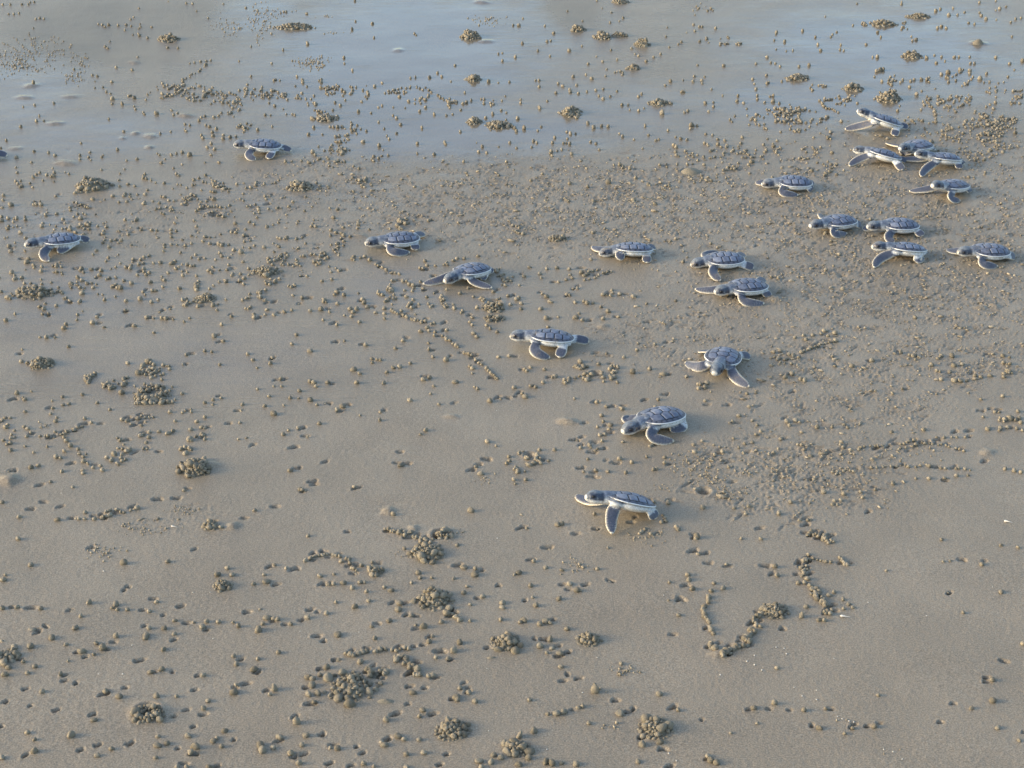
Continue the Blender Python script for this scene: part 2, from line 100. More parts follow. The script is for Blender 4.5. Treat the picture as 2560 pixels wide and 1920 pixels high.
# loose patches of balls: tile, x, y, half width, half height, how many
PATCHES = [
((0,0),1520,760,110,60,35),((0,0),1720,780,180,60,40),((0,0),1900,840,130,60,30),((0,0),2130,830,90,60,20),((0,0),2010,930,80,60,14),((0,0),2110,1110,80,50,18),((0,0),1900,1600,200,60,40),
((0,1),640,775,90,45,30),((0,1),90,800,90,60,28),((0,1),240,820,80,45,18),((0,1),350,830,60,40,10),((0,1),480,905,50,40,6),((0,1),580,980,90,50,22),((0,1),1690,880,70,50,14),((0,1),2080,880,50,45,8),((0,1),1965,870,30,50,5),((0,1),1420,850,60,40,8),((0,1),830,1110,60,50,10),((0,1),750,1195,50,40,8),((0,1),700,1280,130,50,40),((0,1),1090,1320,60,40,8),((0,1),500,1400,70,50,14),((0,1),680,1410,80,40,14),((0,1),950,1560,70,60,14),((0,1),570,1600,40,40,6),
((0,2),1660,365,50,30,8),((0,2),1930,385,90,30,14),((0,2),1810,340,50,40,6),((0,2),2090,1030,60,50,12),((0,2),2180,1080,60,30,10),((0,2),1680,1320,130,50,24),((0,2),1900,1310,120,50,16),((0,2),2040,1330,60,50,10),((0,2),1660,1540,90,50,16),((0,2),1300,1600,100,40,14),((0,2),890,630,60,35,10),((0,2),2180,1260,60,60,12),((0,2),2140,1360,60,40,10),((0,2),1880,1460,70,40,10),
((0,3),840,195,40,35,10),((0,3),1180,215,60,50,14),((0,3),430,740,70,35,12),((0,3),660,850,90,50,18),((0,3),1070,720,60,50,14),((0,3),1500,840,90,30,12),((0,3),1400,880,80,60,14),((0,3),1600,900,120,60,26),((0,3),1740,850,70,80,16),((0,3),150,960,160,60,60),((0,3),250,1000,180,60,45),((0,3),480,1040,70,30,10),((0,3),250,1120,120,40,14),((0,3),170,1050,120,40,18),((0,3),520,1140,90,60,14),((0,3),1950,1010,110,60,45),((0,3),1960,1080,120,60,45),((0,3),1900,1150,150,50,45),((0,3),2120,1030,50,40,10),((0,3),1730,1080,80,60,20),((0,3),1400,1050,120,60,14),((0,3),1250,1050,70,40,8),((0,3),1480,1120,120,60,16),((0,3),2150,850,70,40,14),((0,3),2150,780,70,25,10),((0,3),1920,780,60,40,8),((0,3),2100,1100,100,100,24),((0,3),1700,1200,200,60,24),((0,3),2000,1250,200,80,30),((0,3),1800,1330,300,100,40),((0,3),40,1280,60,60,10),((0,3),450,1350,150,100,18),((0,3),300,1420,200,80,16),((0,3),520,1480,120,60,16),
((1,0),1490,160,60,50,12),((1,0),1640,50,80,60,24),((1,0),1110,15,60,25,8),((1,0),740,290,80,30,20),((1,0),660,330,100,30,14),((1,0),140,220,80,30,10),((1,0),1860,190,130,50,16),((1,0),1700,800,40,50,8),((1,0),1610,925,60,50,8),((1,0),640,810,90,40,16),((1,0),1010,810,80,50,12),((1,0),1090,640,50,40,9),((1,0),790,1600,80,60,20),((1,0),1350,1560,140,80,40),((1,0),1200,1510,60,40,6),((1,0),1060,1620,60,40,6),
((1,1),220,570,70,50,18),((1,1),140,580,60,40,10),((1,1),560,550,90,60,24),((1,1),700,480,60,50,12),((1,1),350,620,50,40,12),((1,1),150,770,70,40,14),((1,1),50,880,60,60,18),((1,1),600,930,40,30,6),((1,1),1150,830,50,40,8),((1,1),1110,910,50,50,10),((1,1),1180,910,40,40,7),((1,1),310,800,50,30,5),((1,1),1590,920,40,40,7),((1,1),1660,985,60,40,9),((1,1),1760,1010,50,30,6),((1,1),1240,260,60,50,22),((1,1),1300,250,70,50,16),((1,1),1960,900,60,40,9),((1,1),2080,690,60,40,9),((1,1),2140,780,60,40,7),((1,1),1640,635,40,25,6),
((1,2),50,330,50,40,10),((1,2),600,1520,70,60,12),((1,2),480,1620,70,40,8),((1,2),680,1600,120,60,14),((1,2),850,1600,120,60,16),((1,2),900,1520,70,50,10),
((1,3),1250,1410,50,30,8),((1,3),1430,1440,60,40,7),((1,3),2070,1470,60,60,14),((1,3),2070,1560,50,30,6),((1,3),140,1440,120,60,16),((1,3),80,1400,50,40,8),
((2,0),960,20,150,40,24),((2,0),1690,440,60,50,13),((2,0),990,640,70,70,16),((2,0),1590,560,60,60,14),((2,0),1080,570,40,40,6),((2,0),1330,150,130,30,16),((2,1),1010,1620,60,60,8),
((2,2),140,620,110,70,20),((2,2),60,720,60,40,8),((2,2),40,575,40,30,5),((2,2),1640,20,110,50,14),((2,3),1990,300,130,60,10),((3,0),100,690,80,60,12),
]
# fine specks of sand: tile, x, y, half width, half height, how many
SPECKS = [
((0,0),150,500,250,60,50),((0,0),170,570,160,40,80),((0,0),690,540,110,70,50),((0,0),650,670,110,50,60),((0,0),380,390,160,80,80),((0,0),1980,240,130,60,90),((0,0),470,460,150,70,60),((0,0),330,600,120,40,30),
((0,1),500,540,130,50,160),((0,1),50,200,90,120,130),((0,1),100,130,160,60,40),((0,1),2000,180,120,40,70),((0,1),670,283,150,8,14),((0,1),600,140,60,15,14),
((0,2),1650,80,100,30,30),((2,0),1600,1090,140,50,50),((2,0),1200,1240,200,60,70),((2,0),900,1440,150,60,60),((2,0),370,370,60,40,22),((2,1),1790,1290,50,30,10),((2,1),1980,830,80,40,18),((2,1),1250,1480,60,30,16),
((2,2),1600,700,180,100,170),((2,2),1180,1320,150,60,70),((2,2),560,1570,100,60,50),((2,2),1700,830,120,60,60),((2,2),1290,900,60,40,24),((2,2),1850,930,90,60,40),
((3,2),1000,820,110,40,50),((3,2),860,1300,80,30,14),((3,2),760,980,60,40,8),((3,3),690,1240,110,30,7),((3,3),1080,1540,90,45,4),((2,3),1200,600,500,120,60),((2,3),500,700,250,150,70),
]
# claw pits: tile, x, y, length, direction in degrees
PITS = [((3,0),a,b,c,d) for a,b,c,d in [(2140,310,60,0),(1565,260,60,30),(1210,730,80,20),(1085,970,40,20),(655,930,50,70),(560,905,50,30),(490,1165,55,35),(225,980,50,30),(55,1090,50,60),(1610,1160,60,20),(1680,985,50,15),(2120,930,80,15),(850,1465,60,35),(1130,1450,70,45),(700,1505,50,30),(1675,1300,40,30),(1490,830,40,70),(395,435,50,-30),(320,490,60,30),(1705,860,40,30),(2085,720,50,30),(1760,1195,60,15),(1500,550,50,25),(220,1550,60,40),(1880,1640,50,40),(2020,1415,40,60),(1540,1490,30,45),(740,700,40,30),(660,665,40,20),(270,275,80,8),(110,268,40,8),(1230,293,50,10),(1610,402,60,3),(1410,335,30,20),(1075,120,30,60),(1110,90,40,-30),(1785,460,40,-30),(265,1125,20,60),(10,1300,30,0),(1500,1215,50,20),(980,575,50,0),(600,300,50,25)]]
PITS += [((3,1),a,b,c,d) for a,b,c,d in [(470,290,60,25),(530,310,30,80),(525,520,70,10),(590,560,40,-50),(1205,1190,90,25),(1530,1190,70,15),(580,1370,60,60),(870,1475,40,60),(920,1530,60,30),(410,1540,80,25),(340,1560,60,60),(1310,1105,40,20),(1650,1540,40,40),(1590,1630,50,30),(640,1620,60,30),(820,1640,60,20),(1460,965,40,0),(400,380,50,50),(2000,620,40,45),(1290,235,60,15),(1380,345,60,-10),(1830,1000,60,20),(1690,1065,40,0),(20,830,60,60),(470,1110,80,5),(250,420,50,0),(2100,80,40,-30),(1445,595,40,0),(690,725,50,0),(560,805,50,0),(440,965,50,0),(1330,950,60,10),(90,990,50,20),(175,70,60,10),(1910,190,40,0)]]
PITS += [((3,2),a,b,c,d) for a,b,c,d in [(480,850,50,80),(440,905,60,10),(1050,1145,50,60),(1010,1170,60,10),(900,1070,60,-10),(1310,1490,70,-15),(410,690,70,15),(195,540,40,-40),(640,75,60,20),(1465,200,80,-30),(1120,1390,50,10),(520,1160,40,10),(1390,508,60,0),(850,40,60,-20),(480,660,40,20),(1360,1640,80,25),(580,885,60,10),(2045,1155,50,20),(435,75,50,0),(115,210,30,60),(1640,1240,30,60)]]
PITS += [((3,3),a,b,c,d) for a,b,c,d in [(380,1290,50,60),(860,1298,40,10),(1890,880,50,10),(1890,915,50,5),(2040,735,70,-20),(1490,1262,40,-10),(185,1160,40,0),(1600,1105,40,0),(130,450,50,-40),(2205,1350,20,0),(490,318,30,0),(720,1310,30,0),(10,1145,40,0)]]
# low half-washed lumps that are part of the beach surface: tile, x, y, half width, height mm
LUMPS = [((0,0),270,735,60,4),((0,0),215,835,60,4),((0,0),610,830,60,3.5),((0,0),1160,535,50,4),((0,0),1600,990,60,5),((0,0),1300,1170,60,3.5),((0,0),1060,1190,30,3),((0,0),1170,1145,35,4),((0,0),1290,1265,40,4),((0,0),480,1060,60,4),((0,0),130,1278,50,3),((0,0),570,1400,80,5),((0,1),1230,430,50,3),((0,1),1985,350,55,4),((0,1),1950,10,60,5),((2,0),75,815,90,7),((2,0),1800,690,70,6),((2,0),2010,1215,60,5),((1,3),60,910,70,6),((1,3),1840,985,40,5),((1,3),1950,970,40,5),((2,1),1690,275,50,3),((2,1),1140,1080,60,5),((2,1),1360,1235,50,4),((2,2),480,310,70,6),((2,3),1900,580,60,4),((3,2),1790,660,70,3),((1,2),790,1150,40,4),((0,3),1815,365,60,6),((1,1),890,370,50,4)]
# deeper holes: tile, x, y, radius mm, depth mm
HOLES = [((2,0),1310,50,8,14),((2,1),1610,1300,8,14),((1,1),2055,960,8,12),((2,2),1660,925,6,9),((1,2),725,1570,6,9),((3,0),1275,1172,9,10),((2,2),150,615,5,7),((0,0),1470,358,8,6),((0,2),1500,1480,7,7),((1,0),1860,195,8,5)]
# heaps of balls, each a thing: tile, x, y, half width, depth/width, height/half width, style, label
HEAPS = [
((0,0),1460,330,90,.8,.45,'p',"flat crumbly heap of sand balls with a dark slit, upper left of the beach"),
((0,0),800,1590,165,.9,.5,'p',"long wedge of sand balls above the leftmost whole hatchling"),
((0,1),1850,300,80,1,.8,'p',"rounded heap of sand balls alone in the blue wet sheen at the top"),
((0,1),1880,675,62,1,.8,'p',"small round heap with a tail of balls on its left, upper centre"),
((0,1),1890,1040,60,1,1.0,'p',"small upright heap of sand balls left of a wider sprawling heap"),
((0,1),2090,1070,100,.9,.45,'p',"wide sprawling heap of sand balls beside the small upright heap"),
((0,1),330,225,190,.35,.25,'p',"long dark ridge of sand balls at the top left with fine specks round it"),
((0,1),600,1015,100,.7,.4,'p',"dark-sided heap of sand balls right of the zigzag row of balls"),
((0,1),385,1600,100,.9,.6,'p',"domed heap of sand balls below and right of the upper left hatchling"),
((0,2),575,245,56,1,.8,'p',"compact heap standing alone left of the three heaps at the top"),
((0,2),940,10,72,.8,.5,'p',"heap of sand balls cut off by the top edge of the picture"),
((0,2),785,305,72,1.2,.7,'p',"tall double heap, the left of the three heaps at the top"),
((0,2),930,295,60,.8,.5,'p',"low middle heap of the three heaps at the top"),
((0,2),1120,370,62,1,1.0,'p',"pointed heap, the right of the three at the top, balls trailing below"),
((0,2),1050,580,54,1,.6,'p',"small heap at the lower end of a line of balls slanting up to the right"),
((0,2),510,960,95,1.1,.65,'p',"two-part heap with a dark spur on its right, in the wet sand above centre"),
((0,2),1270,885,90,.7,.4,'p',"flat-topped heap with one reddish ball lying just below it"),
((0,2),1545,1475,108,.8,.4,'s',"smooth low mound with a pit in its near side, right of the top centre"),
((0,3),1000,195,110,.8,.4,'p',"broad flat heap of sand balls at the top right, left of a thin ridge"),
((0,3),1300,135,95,.5,.4,'p',"thin ridge of sand balls at the top right"),
((0,3),1250,475,85,.8,.6,'p',"knobbly heap with a dark top in the wet sand at the upper right"),
((0,3),1815,368,62,.9,.7,'s',"smooth rounded lump of sand near the right edge at the top"),
((0,3),255,665,95,.7,.5,'p',"wedge-shaped heap of sand balls pointing right, upper right"),
((0,3),735,755,85,.8,.6,'p',"heap with a tall left lump just above the topmost hatchling"),
((0,3),1050,835,112,.9,.75,'p',"tall spiky heap above and right of the topmost hatchling"),
((1,0),280,860,200,.6,.3,'p',"wide heap of sand balls below the leftmost whole hatchling"),
((1,0),355,1470,112,.9,.6,'p',"round heap standing alone near the left edge at mid height"),
((1,0),1770,915,88,.9,.4,'p',"loose low heap of sand balls left of centre among scattered balls"),
((1,1),80,675,122,.7,.45,'p',"wide heap of sand balls left of the two hatchlings near the centre"),
((1,1),2050,985,92,1,.5,'h',"burrow heap with a dark hole below the hatchling with an outstretched flipper"),
((1,1),2065,1085,80,.8,.4,'p',"low heap directly in front of the dark-holed burrow heap"),
((1,2),395,395,72,.7,.45,'p',"small heap of sand balls above the hatchling right of centre"),
((2,0),1310,80,150,1.2,.28,'h',"crater-like ring of sand balls round a hole at the left"),
((2,0),1680,710,135,1.1,.6,'p',"big heap of sand balls with a smooth lump on its right side"),
((2,0),1820,1215,68,.9,.7,'p',"small heap with two single balls to its right, lower left"),
((2,1),1490,1445,145,1,.55,'p',"shiny-topped heap in front of a dark burrow hole, below centre"),
((2,1),1040,1615,56,1,.8,'p',"little heap at the right end of the wavy row of balls"),
((2,1),1640,1300,66,1,.5,'h',"raised burrow mouth with a black hole behind the shiny-topped heap"),
((3,0),1920,70,74,1,.85,'p',"flower-shaped heap of sand balls left of the wavy row"),
((3,0),1275,1190,140,.8,.35,'h',"flat heap with a long dark slit, lower left"),
((3,0),60,690,90,1,.4,'p',"ragged heap at the left edge near the bottom"),
((3,1),1540,190,158,.9,.55,'p',"high dome of sand balls in the lower middle"),
((3,1),820,950,215,1,.3,'p',"largest spread-out heap of sand balls near the bottom"),
((3,1),2160,560,118,1.1,.55,'p',"heap of sand balls with flat clods on its left, right of the largest heap"),
((3,1),1700,1320,130,1,.6,'p',"spiky heap of sand balls at the bottom middle"),
((3,1),1120,1075,115,.45,.35,'s',"long smooth clod of sand on the right foot of the largest heap"),
((3,1),2030,700,72,.5,.4,'s',"smooth flat clod below the heap at the lower middle"),
((3,2),668,535,92,1,.75,'p',"small neat round heap standing alone right of the lower middle"),
((3,2),1240,1300,135,1,.6,'p',"heap with a pointed right end and two loose balls below it"),
((3,2),40,1480,100,1,.6,'p',"ragged heap at the bottom edge left of a row of big balls"),
((3,3),50,285,118,.9,.6,'p',"heap at the upper right end of the cup-shaped chain of balls"),
]
# hatchlings: crop origin x, y and scale, shell front A, shell rear B, nose N (crop numbers), pitch deg,
# flippers front-near, front-far, rear-near, rear-far: list of (x, y, height mm) elbow and tip, or None
HATCH = [
(550,320,11.06,(800,420),(1700,520),(225,430),4,[(690,760,6),(1000,870,1.5)],None,[(1330,860,1.5)],[(2000,650,2)],
 "hatchling alone in the wet sheen at the upper left, flippers tucked under"),
(40,560,11.06,(740,470),(1770,400),(225,550),2,[(650,820,6),(920,1030,1.5)],None,[(1060,835,1.5)],[(2040,460,3)],
 "leftmost whole hatchling, front flipper hanging down like a paddle"),
(880,560,11.06,(900,430),(1810,390),(240,520),0,[(1000,820,6),(1650,780,1.5)],None,[(1780,730,1.5)],[(2050,250,2)],
 "hatchling left of centre, near flipper swept flat along its side"),
(1040,640,10.53,(1130,440),(1850,290),(745,640),3,[(1450,690,5),(2010,840,1.5)],[(560,720,4),(180,735,1.5)],[(1700,620,2)],[(2050,420,2)],
 "hatchling near the centre with one thin flipper stretched out far ahead"),
(1460,580,11.06,(880,430),(1890,490),(480,560),2,[(930,650,9),(1120,715,6)],[(380,580,5),(205,400,2)],[(1740,860,1.5)],[(1960,410,3)],
 "hatchling right of centre, pale flipper tip poking out before its nose"),
(1700,610,8.508,(620,330),(1310,320),(215,470),0,[(560,690,7),(870,780,1.5)],[(430,240,4),(890,155,2)],[(1570,510,2)],[(1370,220,2)],
 "upper of two hatchlings side by side right of centre, hind flipper kicked out behind"),
(1700,610,8.508,(1080,920),(1840,870),(740,1000),2,[(1300,1270,4),(1860,1260,1.5)],[(640,1060,4),(290,955,1.5)],[(1890,1130,1.5)],[(1860,690,2)],
 "lower of two hatchlings side by side, one flipper ahead and one swept back"),
(1240,800,9.217,(800,340),(1800,460),(240,340),3,[(760,780,8),(1250,870,1.5)],None,[(1450,870,1.5)],[(2150,500,2)],
 "hatchling in the middle with pale scute seams, front and hind flippers touching below"),
(1690,850,10.53,(1130,640),(1375,250),(1080,990),2,[(1450,1090,5),(1940,1230,1.5)],[(640,780,5),(240,590,1.5)],[(1960,430,2)],[(590,310,2)],
 "only hatchling that crawls towards the camera, both front flippers spread"),
(1520,1000,10.53,(880,560),(1950,330),(265,840),2,[(950,1040,6),(1760,1080,1.5)],[(370,560,3),(640,460,1.5)],[(1950,690,4),(1620,785,1.5)],None,
 "hatchling with its head low and a broad flipper folded back, below the one facing us"),
(1420,1200,8.508,(1000,310),(1680,570),(490,340),16,[(900,640,13),(940,1220,1.5)],[(380,510,2),(180,315,1.5)],[(1870,830,1.5)],None,
 "nearest hatchling, head raised and one long flipper planted straight down"),
(2090,250,11.06,(960,450),(1850,740),(590,270),15,[(600,740,6),(240,810,1.5)],None,[(1600,1000,1.5)],[(2000,760,2)],
 "topmost hatchling at the right with its neck and head stretched up"),
(2100,330,6.9125,(530,310),(1040,480),(175,280),9,[(310,450,8),(165,590,1.5)],None,[(1080,660,1.5)],[(1150,500,2)],
 "hatchling with raised head, left of a tight group of three at the upper right"),
(2100,330,6.9125,(1190,270),(1530,195),(965,275),3,[(1090,330,5),(1060,390,1.5)],[(940,240,4),(800,190,1.5)],[(1500,330,2)],[(1720,340,2)],
 "hatchling half hidden behind the lower two of the tight group of three"),
(2100,330,6.9125,(1560,420),(2080,480),(1250,350),6,[(1460,620,6),(1395,785,1.5)],[(1200,490,5),(1050,450,1.5)],[(2070,640,1.5)],[(2150,560,2)],
 "right hatchling of the tight group of three, flipper curving down to the sand"),
(1870,420,11.06,(890,360),(1720,420),(350,430),2,[(790,740,5),(1410,750,1.5)],[(330,430,4),(205,400,2)],[(1780,620,2)],None,
 "hatchling alone left of the group of three, slim shell and flipper folded beneath"),
(2240,430,11.06,(1320,400),(1880,340),(950,340),5,[(1400,810,4),(1780,790,1.5)],[(850,490,6),(360,530,1.5)],[(2060,560,2)],None,
 "hatchling turned slightly our way with one flipper straight ahead, below the group of three"),
(2000,520,6.506,(430,240),(860,190),(125,280),1,[(500,460,5),(770,410,1.5)],[(360,150,4),(330,100,2)],[(1000,290,2)],None,
 "front hatchling of a line of two touching nose to tail"),
(2000,520,6.506,(1400,270),(1890,280),(1080,290),2,[(1370,500,5),(1540,560,1.5)],[(1090,340,4),(1020,330,2)],[(1990,460,2)],None,
 "rear hatchling of the line of two, flipper overlapped by the turtle below"),
(2000,520,6.506,(1470,630),(2040,690),(1065,600),5,[(1300,770,8),(1205,975,1.5)],None,[(1900,850,4),(2050,790,2)],None,
 "hatchling just below the nose to tail pair, flipper reaching forward and down"),
(2350,590,11.06,(1000,390),(1850,430),(570,420),3,[(1080,860,5),(1600,830,1.5)],[(450,450,6),(190,375,2)],[(2080,570,2)],None,
 "rightmost hatchling, close to the right edge, flipper curled into a hook"),
(0,360,10.0,(-1020,200),(-110,215),(-1600,190),2,None,None,[(-250,330,2)],[(245,320,2)],
 "hatchling leaving at the left edge, only a dark hind flipper in view"),
]

# ------------------------------------------------------------------ from a place in the photograph to a place on the beach
SP, CP = math.sin(PITCH), math.cos(PITCH)
def ray(u, v):
    a, b = (u - 1280.0) / FPX, -(v - 960.0) / FPX
    return Vector((a, CP + b * SP, -SP + b * CP))
def ground(u, v, z=0.0):
    d = ray(u, v)
    t = (z - CAM_H) / d.z
    return Vector((d.x * t, d.y * t, z))
def tile_uv(t, x, y):
    return t[1] * 640 + x / 3.45625, t[0] * 480 + y / 3.45625
def px_per_m(v):                    # photograph pixels across one metre at that height in the picture
    g = ground(1280, v)
    return FPX / (g.y * CP + CAM_H * SP)

# ------------------------------------------------------------------ materials
def new_mat(name):
    m = bpy.data.materials.new(name)
    m.use_nodes = True
    nt = m.node_tree
    return m, nt.nodes, nt.links, nt.nodes['Principled BSDF']

def node(n, kind, **kw):
    o = n.new(kind)
    for k, v in kw.items():
        setattr(o, k, v)
    return o

def ramp(n, pts):
    r = n.new('ShaderNodeValToRGB')
    e = r.color_ramp.elements
    while len(e) < len(pts):
        e.new(0.5)
    for i, (p, c) in enumerate(pts):
        e[i].position = p
        e[i].color = (*c, 1) if len(c) == 3 else c
    return r

SAND_D, SAND_M, SAND_L = (0.155, 0.126, 0.086), (0.272, 0.223, 0.157), (0.400, 0.338, 0.250)

def sand_ground():
    m, n, l, p = new_mat('wet_sand')
    tc = node(n, 'ShaderNodeTexCoord')
    wet = node(n, 'ShaderNodeAttribute', attribute_name='wet')
    rough = node(n, 'ShaderNodeAttribute', attribute_name='rough')
    g1 = node(n, 'ShaderNodeTexNoise'); g1.inputs['Scale'].default_value = 700; g1.inputs['Detail'].default_value = 4; g1.inputs['Roughness'].default_value = 0.75
    g2 = node(n, 'ShaderNodeTexNoise'); g2.inputs['Scale'].default_value = 9; g2.inputs['Detail'].default_value = 5
    g3 = node(n, 'ShaderNodeTexNoise'); g3.inputs['Scale'].default_value = 260; g3.inputs['Detail'].default_value = 4
    for g in (g1, g2, g3):
        l.new(tc.outputs['Object'], g.inputs['Vector'])
    mx = node(n, 'ShaderNodeMath', operation='MULTIPLY_ADD'); l.new(g1.outputs['Fac'], mx.inputs[0]); mx.inputs[1].default_value = 0.86
    m2 = node(n, 'ShaderNodeMath', operation='MULTIPLY'); l.new(g2.outputs['Fac'], m2.inputs[0]); m2.inputs[1].default_value = 0.14
    l.new(m2.outputs[0], mx.inputs[2])
    cr = ramp(n, [(0.36, SAND_D), (0.5, SAND_M), (0.64, SAND_L)])
    l.new(mx.outputs[0], cr.inputs[0])
    # sand full of water is darker than sand that has drained
    damp = node(n, 'ShaderNodeAttribute', attribute_name='damp')
    dk = node(n, 'ShaderNodeMapRange'); l.new(damp.outputs['Fac'], dk.inputs[0]); dk.inputs[3].default_value = 1.02; dk.inputs[4].default_value = 0.66
    dm = node(n, 'ShaderNodeVectorMath', operation='SCALE'); l.new(cr.outputs[0], dm.inputs[0]); l.new(dk.outputs[0], dm.inputs['Scale'])
    l.new(dm.outputs[0], p.inputs['Base Color'])
    # wetness: a thin film of water gives a smooth skin; stirred sand is duller
    rr = node(n, 'ShaderNodeMapRange'); l.new(wet.outputs['Fac'], rr.inputs[0])
    rr.inputs[3].default_value = 0.31; rr.inputs[4].default_value = 0.14
    ra = node(n, 'ShaderNodeMath', operation='MULTIPLY_ADD'); l.new(rough.outputs['Fac'], ra.inputs[0]); ra.inputs[1].default_value = 0.16
    l.new(rr.outputs[0], ra.inputs[2])
    l.new(ra.outputs[0], p.inputs['Roughness'])
    p.inputs['IOR'].default_value = 1.42
    cw = node(n, 'ShaderNodeMapRange'); l.new(wet.outputs['Fac'], cw.inputs[0])
    cw.inputs[1].default_value = 0.25; cw.inputs[2].default_value = 1.0
    cw.inputs[3].default_value = 0.0; cw.inputs[4].default_value = 0.7
    l.new(cw.outputs[0], p.inputs['Coat Weight'])
    p.inputs['Coat Roughness'].default_value = 0.05
    p.inputs['Coat IOR'].default_value = 1.33
    # fine relief of the grains, calmer where the film of water lies
    b1 = node(n, 'ShaderNodeBump'); b1.inputs['Distance'].default_value = 0.0005
    bs = node(n, 'ShaderNodeMapRange'); l.new(wet.outputs['Fac'], bs.inputs[0]); bs.inputs[3].default_value = 0.95; bs.inputs[4].default_value = 0.1
    l.new(bs.outputs[0], b1.inputs['Strength'])
    hs = node(n, 'ShaderNodeMath', operation='ADD'); l.new(g1.outputs['Fac'], hs.inputs[0]); l.new(g3.outputs['Fac'], hs.inputs[1])
    l.new(hs.outputs[0], b1.inputs['Height'])
    l.new(b1.outputs[0], p.inputs['Normal'])
    # wind-ruffled film: fine lines across the view on the wettest part
    mp = node(n, 'ShaderNodeMapping'); mp.inputs['Scale'].default_value = (14, 260, 1); l.new(tc.outputs['Object'], mp.inputs[0])
    g4 = node(n, 'ShaderNodeTexNoise'); g4.inputs['Scale'].default_value = 1.0; g4.inputs['Detail'].default_value = 3; l.new(mp.outputs[0], g4.inputs['Vector'])
    b2 = node(n, 'ShaderNodeBump'); b2.inputs['Distance'].default_value = 0.0008; b2.inputs['Strength'].default_value = 0.13
    l.new(g4.outputs['Fac'], b2.inputs['Height'])
    l.new(b2.outputs[0], p.inputs['Coat Normal'])
    return m

def sand_ball_mat(name, cols):
    m, n, l, p = new_mat(name)
    tc = node(n, 'ShaderNodeTexCoord')
    oi = node(n, 'ShaderNodeObjectInfo')
    at = node(n, 'ShaderNodeAttribute', attribute_name='tone')
    g = node(n, 'ShaderNodeTexNoise'); g.inputs['Scale'].default_value = 1100; g.inputs['Detail'].default_value = 3
    l.new(tc.outputs['Object'], g.inputs['Vector'])
    s = node(n, 'ShaderNodeMath', operation='ADD'); l.new(oi.outputs['Random'], s.inputs[0]); l.new(at.outputs['Fac'], s.inputs[1])
    s1 = node(n, 'ShaderNodeMath', operation='FRACT'); l.new(s.outputs[0], s1.inputs[0])
    s2 = node(n, 'ShaderNodeMath', operation='MULTIPLY_ADD'); l.new(s1.outputs[0], s2.inputs[0]); s2.inputs[1].default_value = 0.45
    l.new(g.outputs['Fac'], s2.inputs[2])
    cr = ramp(n, list(zip((.30, .62, .95), cols)))
    l.new(s2.outputs[0], cr.inputs[0]); l.new(cr.outputs[0], p.inputs['Base Color'])
    p.inputs['Roughness'].default_value = 0.62
    b = node(n, 'ShaderNodeBump'); b.inputs['Distance'].default_value = 0.0006; b.inputs['Strength'].default_value = 0.8
    l.new(g.outputs['Fac'], b.inputs['Height']); l.new(b.outputs[0], p.inputs['Normal'])
    return m

def sanded(n, l, tc, colour, p):
    # grains of sand stuck here and there, different on every animal
    oi = node(n, 'ShaderNodeObjectInfo')
    ad = node(n, 'ShaderNodeVectorMath', operation='ADD'); l.new(tc.outputs['Object'], ad.inputs[0]); l.new(oi.outputs['Location'], ad.inputs[1])
    a = node(n, 'ShaderNodeTexNoise'); a.inputs['Scale'].default_value = 75; a.inputs['Detail'].default_value = 2; l.new(ad.outputs[0], a.inputs['Vector'])
    g = node(n, 'ShaderNodeTexNoise'); g.inputs['Scale'].default_value = 900; g.inputs['Detail'].default_value = 2; l.new(ad.outputs[0], g.inputs['Vector'])
    s = node(n, 'ShaderNodeMath', operation='MULTIPLY_ADD'); l.new(g.outputs['Fac'], s.inputs[0]); s.inputs[1].default_value = 0.9; l.new(a.outputs['Fac'], s.inputs[2])
    m = node(n, 'ShaderNodeMapRange'); l.new(s.outputs[0], m.inputs[0]); m.inputs[1].default_value = 1.10; m.inputs[2].default_value = 1.24; m.inputs[4].default_value = 0.7
    x = node(n, 'ShaderNodeMix', data_type='RGBA'); l.new(m.outputs[0], x.inputs[0]); l.new(colour, x.inputs[6]); x.inputs[7].default_value = (0.24, 0.19, 0.125, 1)
    l.new(x.outputs[2], p.inputs['Base Color'])

def skin_mat():
    m, n, l, p = new_mat('turtle_skin')
    tc = node(n, 'ShaderNodeTexCoord')
    at = node(n, 'ShaderNodeAttribute', attribute_name='hue')
    v = node(n, 'ShaderNodeTexVoronoi'); v.inputs['Scale'].default_value = 520
    l.new(tc.outputs['Object'], v.inputs['Vector'])
    mr = node(n, 'ShaderNodeMapRange'); l.new(v.outputs['Distance'], mr.inputs[0]); mr.inputs[2].default_value = 0.8; mr.inputs[3].default_value = 1.12; mr.inputs[4].default_value = 0.72
    mx = node(n, 'ShaderNodeVectorMath', operation='SCALE'); l.new(at.outputs['Color'], mx.inputs[0]); l.new(mr.outputs[0], mx.inputs['Scale'])
    sanded(n, l, tc, mx.outputs[0], p)
    p.inputs['Roughness'].default_value = 0.42
    b = node(n, 'ShaderNodeBump'); b.inputs['Distance'].default_value = 0.0004; b.inputs['Strength'].default_value = 0.5; b.invert = True
    l.new(v.outputs['Distance'], b.inputs['Height']); l.new(b.outputs[0], p.inputs['Normal'])
    return m

